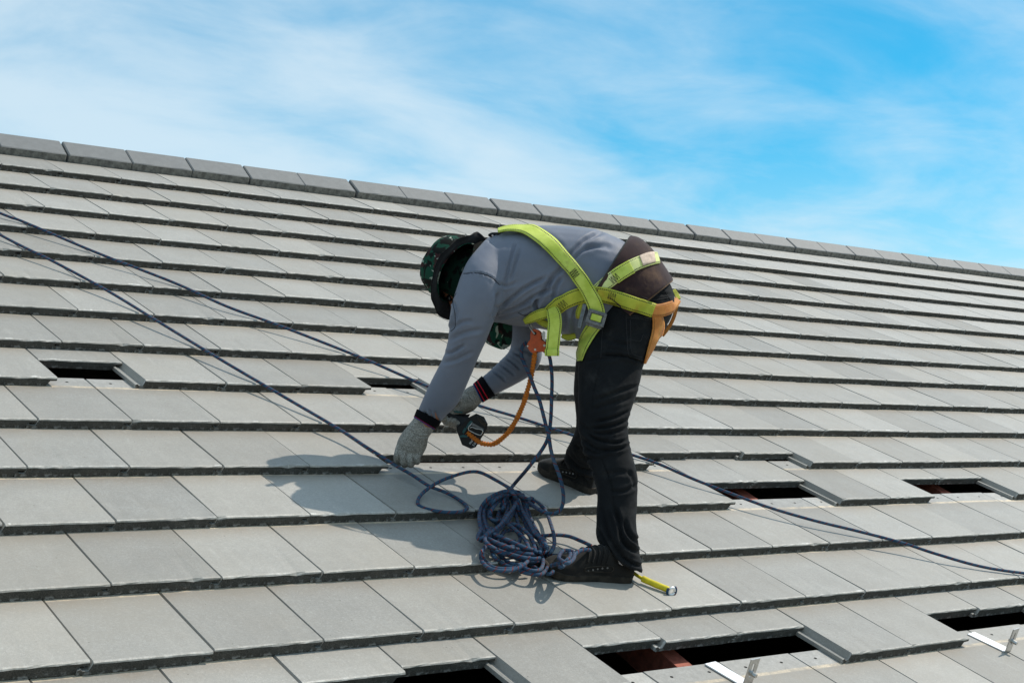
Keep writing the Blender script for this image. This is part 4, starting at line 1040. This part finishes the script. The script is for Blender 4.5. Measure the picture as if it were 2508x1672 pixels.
for ln in (((1500, 660), (1600, 750)), ((1525, 640), (1625, 735))):
    a, b = ZG(*ln); capsule(bm, [at(*a, 4.951), at(*b, 4.951)], [.0022, .0022], 8)
D(obj('grip_rib', bm, M['gloss'], None, True))
for k, pl in enumerate((((1340, 770), (1390, 710), (1425, 735), (1330, 850), (1300, 850)), ((1255, 895), (1290, 830), (1325, 860), (1275, 930)), ((1210, 960), (1270, 940), (1350, 960), (1340, 985), (1220, 985)), ((1110, 560), (1180, 560), (1270, 580), (1255, 600), (1130, 585)))):
    bm = bmesh.new(); plate(bm, ZG(*pl), 4.951 if k < 3 else 4.97, 4.962 if k < 3 else 4.98, .001); D(obj('teal_accent', bm, M['teal']))
hk = tube_mesh('belt_hook', [[at(x, y, d) for (x, y), d in zip(ZG((1415, 745), (1385, 790), (1360, 815), (1355, 860), (1400, 890), (1480, 930), (1550, 945), (1585, 890), (1560, 860), (1480, 845), (1410, 820), (1375, 840)), [4.952]+[4.945]*11)]], .0017, 8, .003)
D(obj('belt_hook', hk, M['steel']))
bm = bmesh.new(); plate(bm, ZG((1415, 745), (1600, 850), (1590, 868), (1520, 850), (1400, 790)), 4.947, 4.9495, .0006); D(obj('belt_hook', bm, M['darksteel']))
def text(s, px, d, ang, size, mat, name):
    cu = bpy.data.curves.new(name, 'FONT'); cu.body = s; cu.size = size; cu.extrude = .0002; o = bpy.data.objects.new(name, cu); COL.objects.link(o)
    bpy.context.view_layer.update(); me = bpy.data.meshes.new_from_object(o.evaluated_get(bpy.context.evaluated_depsgraph_get())); bpy.data.objects.remove(o)
    ca_, sa_ = math.cos(ang), math.sin(ang); ex = BX*ca_+BY*sa_; ey = -(-BX*sa_+BY*ca_)
    M4 = Matrix((ex, ey, -BZ)).transposed().to_4x4(); M4.translation = at(*px, d)
    for v in me.vertices: v.co = M4 @ v.co
    me.materials.clear(); return obj(name, me, mat)
D(text('makita', ZG((1385, 1098))[0], 4.9535, math.radians(-52), .0125, M['white'], 'lettering'))
D(text('5.0Ah', ZG((1440, 1128))[0], 4.9535, math.radians(-52), .0105, M['white'], 'lettering'))
# screw pinched in the fingers
bm = bmesh.new(); capsule(bm, [at(978, 1129, 4.852), at(965, 1143, 4.850)], [.0022, .0026], 8); so = obj('screw', bm, M['steel'], None, True); tag(so, 'small steel screw pinched between fingertips of the glove', 'screw')

# ------------------------------------------------------------------ ropes
RR = .0056
def flat(px): return [r2w(toroof(x, y, n-.004 if n >= .010 else n+.002)) for x, y, n in px]
r1 = [(-260, 415, .010), (0, 522, .010), (57, 543, .010), (230, 616, .012), (344, 660, .012), (440, 698, .012), (555, 750, .014), (670, 792, .012), (785, 836, .012), (900, 882, .014), (1043, 944, .012), (1168, 991, .012), (1257, 1018, .010), (1329, 1041, .010), (1404, 1066, .010), (1550, 1114, .012), (1614, 1136, .012), (1702, 1174, .013), (1801, 1212, .012), (1887, 1243, .014), (1994, 1274, .018), (2101, 1300, .022), (2208, 1328, .020), (2294, 1356, .016), (2401, 1386, .010), (2508, 1403, .006), (2700, 1425, .010)]
o = obj('safety_rope', tube_mesh('safety_rope', [flat(r1)], RR, 10, .012), M['rope']); tag(o, 'blue rope with red flecks running behind the worker across the whole roof', 'rope')
# rope from the upper slope through the fingers into the coil
r2 = [(-260, 430, .010), (0, 575, .010), (130, 640, .012), (260, 710, .012), (400, 795, .014), (540, 880, .014), (690, 968, .014), (830, 1050, .016), (900, 1096, .022), (936, 1118, .020), (968, 1139, .014), (1007, 1161, .010), (1050, 1189, .006), (1086, 1203, .0), (1121, 1221, -.002), (1143, 1239, .004), (1139, 1249, .008), (1114, 1254, .008), (1078, 1252, .002), (1043, 1245, -.004), (1025, 1236, -.004), (1025, 1221, .0), (1043, 1200, .012), (1078, 1178, .03), (1114, 1164, .045), (1150, 1155, .055), (1178, 1157, .06), (1214, 1175, .055), (1257, 1200, .05)]
o = obj('safety_rope', tube_mesh('safety_rope', [flat(r2)], RR, 10, .010), M['rope']); tag(o, 'blue rope with red flecks led past the glove into the coil', 'rope')
# coil
ZC = lambda *p: zz(1130, 1140, 5.407, p)
strands = [
 (((560, 345), (640, 345), (700, 390), (720, 460), (690, 560), (620, 650), (560, 740), (460, 830), (360, 900), (270, 960), (228, 975), (222, 920), (262, 850)), .085, .05),
 (((640, 330), (560, 340), (450, 380), (340, 450), (260, 560), (235, 680), (250, 800), (290, 900), (330, 945)), .06, .03),
 (((660, 350), (600, 370), (480, 400), (380, 470), (310, 560), (290, 660), (310, 770), (350, 860), (420, 930)), .05, .02),
 (((690, 370), (620, 390), (500, 420), (420, 480), (370, 580), (370, 670), (420, 720), (500, 730), (570, 720), (700, 800)), .045, .025),
 (((620, 370), (560, 470), (520, 560), (490, 640), (470, 720), (480, 800)), .03, .008),
 (((600, 390), (620, 500), (600, 620), (540, 750), (490, 850), (440, 960)), .05, .03),
 (((650, 380), (700, 560), (730, 680), (760, 800), (800, 900)), .035, .015),
 (((700, 380), (760, 500), (830, 640), (900, 760), (960, 880), (1050, 960), (1105, 1060), (1090, 1110), (1000, 1115), (860, 1090), (700, 1020), (560, 960), (420, 905)), .06, .065),
 (((780, 390), (830, 520), (880, 680), (940, 820), (1010, 930), (1060, 1040), (1050, 1130)), .05, .045),
 (((740, 420), (780, 560), (830, 720), (880, 860), (930, 980), (1000, 1090)), .025, .015),
 (((570, 740), (680, 820), (760, 890), (830, 960), (880, 1050), (900, 1120)), .05, .05),
 (((640, 760), (760, 800), (860, 880), (930, 960), (970, 1080), (980, 1150)), .045, .045),
 (((340, 950), (450, 1010), (600, 1070), (760, 1110), (900, 1140), (1020, 1145), (1090, 1120), (1120, 1060), (1080, 960)), .06, .075),
 (((400, 830), (330, 920), (315, 990), (380, 1060), (500, 1120), (650, 1170), (800, 1210), (950, 1232), (1040, 1222)), .055, .085),
 (((380, 980), (330, 1060), (270, 1140), (258, 1220), (300, 1300), (400, 1370), (540, 1392), (680, 1380), (800, 1330), (880, 1260), (900, 1190)), .03, .075),
 (((390, 1080), (430, 1200), (500, 1260), (600, 1320), (740, 1350), (850, 1330)), .02, .03),
 (((450, 1120), (560, 1230), (680, 1300), (800, 1300), (900, 1260)), .03, .04),
 (((560, 960), (480, 1000), (540, 1080), (700, 1060), (780, 980), (760, 900)), .02, .03),
 (((700, 1000), (600, 1060), (520, 1000), (560, 880), (680, 850)), .012, .012),
 (((1040, 1140), (1075, 1220), (1082, 1290), (1050, 1370), (960, 1390), (850, 1365), (760, 1310)), .05, .06),
 (((1075, 1120), (1120, 1230), (1142, 1310), (1115, 1390), (1040, 1440), (920, 1432), (800, 1400), (740, 1330)), .03, .045),
 (((900, 1290), (980, 1350), (1060, 1390), (1140, 1430), (1195, 1420), (1225, 1370), (1200, 1300)), .015, .03),
 (((690, 340), (760, 350), (800, 400), (870, 440), (940, 430), (955, 480), (900, 560), (830, 640)), .05, .015),
 (((820, 440), (960, 465), (1080, 550), (1140, 650), (1180, 760), (1220, 900), (1230, 1040), (1185, 1140), (1115, 1180)), .03, .045),
 (((1000, 940), (1060, 932), (1200, 918), (1330, 920), (1450, 940), (1560, 985), (1640, 1020), (1720, 1060)), .018, .030),
 (((1120, 1170), (1200, 1185), (1300, 1190), (1380, 1195), (1440, 1180)), .018, .016),
]
extra = [(tuple((x+dx+rt.uniform(-8, 8), y+dy+rt.uniform(-8, 8)) for x, y in p), a*.5, b*.5) for (p, a, b), (dx, dy) in zip(strands[:5]+strands[7:9]+strands[12:15], ((28, 22), (34, 10), (30, 16), (26, 30), (38, 0), (-30, 16), (26, -10), (10, 34), (14, 36), (22, -26)))]
paths = []
for pts, h0, h1 in strands+extra:
    px_ = ZC(*pts); n = len(px_)
    paths.append([onroof(x, y, .006+.62*(h0+(h1-h0)*i/(n-1))+.006*math.sin(math.pi*i/(n-1))) for i, (x, y) in enumerate(px_)])
# rope strung down from the rope grab into the coil
dn = [at(1289, 838, 4.795), at(1279, 850, 4.80), at(1277, 870, 4.80), at(1285, 893, 4.79), at(1297, 918, 4.78), at(1309, 950, 4.77), at(1321, 979, 4.755), at(1334, 1029, 4.73), at(1344, 1068, 4.715), at(1349, 1100, 4.70), at(1357, 1129, 4.69), at(1372, 1171, 4.67), at(1380, 1214, 4.655), at(1375, 1244, 4.645), at(1357, 1257, 4.64), at(1329, 1252, 4.64)]
dn += [onroof(1293, 1229, .055), onroof(1262, 1206, .055), onroof(1240, 1190, .05)]
paths.append(dn)
dn2 = [at(1312, 862, 4.80), at(1325, 855, 4.81), at(1343, 868, 4.80), at(1349, 890, 4.79), at(1352, 930, 4.775), at(1351, 971, 4.76), at(1349, 1025, 4.745), at(1343, 1068, 4.735), at(1328, 1100, 4.725), at(1293, 1146, 4.715)]+[onroof(1262, 1182, .055), onroof(1248, 1200, .045)]
paths.append(dn2)
# overhand knot on the toe of the shoe
kn = [(1175, 1330, .05), (1210, 1315, .055), (1280, 1292, .072), (1350, 1280, .088), (1410, 1240, .098), (1445, 1190, .095), (1430, 1130, .085), (1380, 1118, .08), (1320, 1150, .078), (1292, 1220, .088), (1330, 1255, .105), (1400, 1290, .112), (1470, 1250, .108), (1497, 1190, .098), (1480, 1140, .092), (1430, 1120, .098)]
k1 = [onroof(*ZC((x, y))[0], h) for x, y, h in kn]; paths.append(k1)
k2 = [onroof(*ZC((x, y))[0], h) for x, y, h in ((1300, 1340, .075), (1340, 1335, .092), (1400, 1260, .085), (1450, 1215, .09), (1510, 1170, .095), (1560, 1130, .100), (1640, 1110, .100), (1700, 1115, .095))]; paths.append(k2)
o = obj('rope_coil', tube_mesh('rope_coil', paths, .0060, 10, .008), M['rope']); tag(o, 'heaped coil of blue rope with red flecks lying at the toe of the shoe', 'rope')
# yellow sleeved rope end with thimble
ye = empty('rope_end', onroof(1644, 1447, .006)); bpy.context.view_layer.update()
tag(ye, 'yellow sleeved rope end with steel eye lying behind the heel', 'rope end')
a, b, c = onroof(1560, 1408, .018), onroof(1600, 1428, .015), onroof(1634, 1442, .013)
par_keep(obj('core', tube_mesh('core', [[onroof(1552, 1402, .018), a, onroof(1576, 1418, .017)]], .0055, 8, .004), M['yellow']), ye)
par_keep(obj('sleeve', tube_mesh('sleeve', [[onroof(1573, 1416, .017), b, c, onroof(1637, 1444, .012)]], .0100, 12, .004, radf=lambda s: 1+.03*math.sin(s*160)), M['yellow']), ye)
ec = onroof(1645, 1447, .012); e1 = (r2w(toroof(1660, 1447, 0))-r2w(toroof(1630, 1447, 0))).normalized(); e2 = (NRM*.75+BY*-.5).normalized(); e2 = (e2-e1*e2.dot(e1)).normalized()
def circ(r, n=20): return [ec+(e1*math.cos(2*math.pi*k/n)+e2*math.sin(2*math.pi*k/n))*r for k in range(n)]
par_keep(obj('thimble', tube_mesh('thimble', [circ(.0115)], .0042, 8, .003, closed=True), M['alu']), ye)
par_keep(obj('eye_rope', tube_mesh('eye_rope', [circ(.0165)[8:]+circ(.0165)[:4]], .0042, 8, .003), M['rope']), ye)

# ------------------------------------------------------------------ solar roof hooks
def hook(u, v, yaw, label, tilt):
    root = empty('roof_hook', r2w((u, v, 0))); bpy.context.view_layer.update(); tag(root, label, 'roof hook', 'metal roof hooks')
    rt_ = Matrix.Translation(Vector((u, v, surf(v-.0)+.003))) @ Matrix.Rotation(yaw, 4, 'Z') @ Matrix.Rotation(-math.atan(HT/G), 4, 'X')
    R = Matrix.Rotation(PITCH, 4, 'X') @ rt_
    bm = bmesh.new(); box(bm, (-.024, 0, 0), (.024, .135, .004), R, .0008); par_keep(obj('arm', bm, M['alu']), root)
    U = R @ Matrix.Rotation(tilt, 4, 'X')
    bm = bmesh.new()
    for lo, hi in (((-.020, -.004, .0005), (-.0055, 0, .085)), ((.0055, -.004, .0005), (.020, 0, .085)), ((-.0055, -.004, .0005), (.0055, 0, .028)), ((-.0055, -.004, .070), (.0055, 0, .085))): box(bm, lo, hi, U)
    bmesh.ops.remove_doubles(bm, verts=bm.verts, dist=1e-5); par_keep(obj('upright', bm, M['steel']), root)
    for r_, dpt, yy in ((.0085, .004, -.006), (.0062, .014, -.014), (.0075, .007, .004)):
        bm = bmesh.new(); bmesh.ops.create_cone(bm, cap_ends=True, segments=6 if r_ == .0075 else 18, radius1=r_, radius2=r_, depth=dpt)
        Q = U @ Matrix.Translation((0, yy, .040)) @ Matrix.Rotation(math.pi/2, 4, 'X')
        for v_ in bm.verts: v_.co = Q @ v_.co
        par_keep(obj('bolt', bm, M['steel']), root)
hook(1.905, -.045, math.radians(6), 'flat metal roof hook standing in front of the gap with three pushed-up tiles', math.radians(4))
hook(3.135, -.062, math.radians(8), 'flat metal roof hook standing beside the tile pair with the exposed red rafter', math.radians(4))
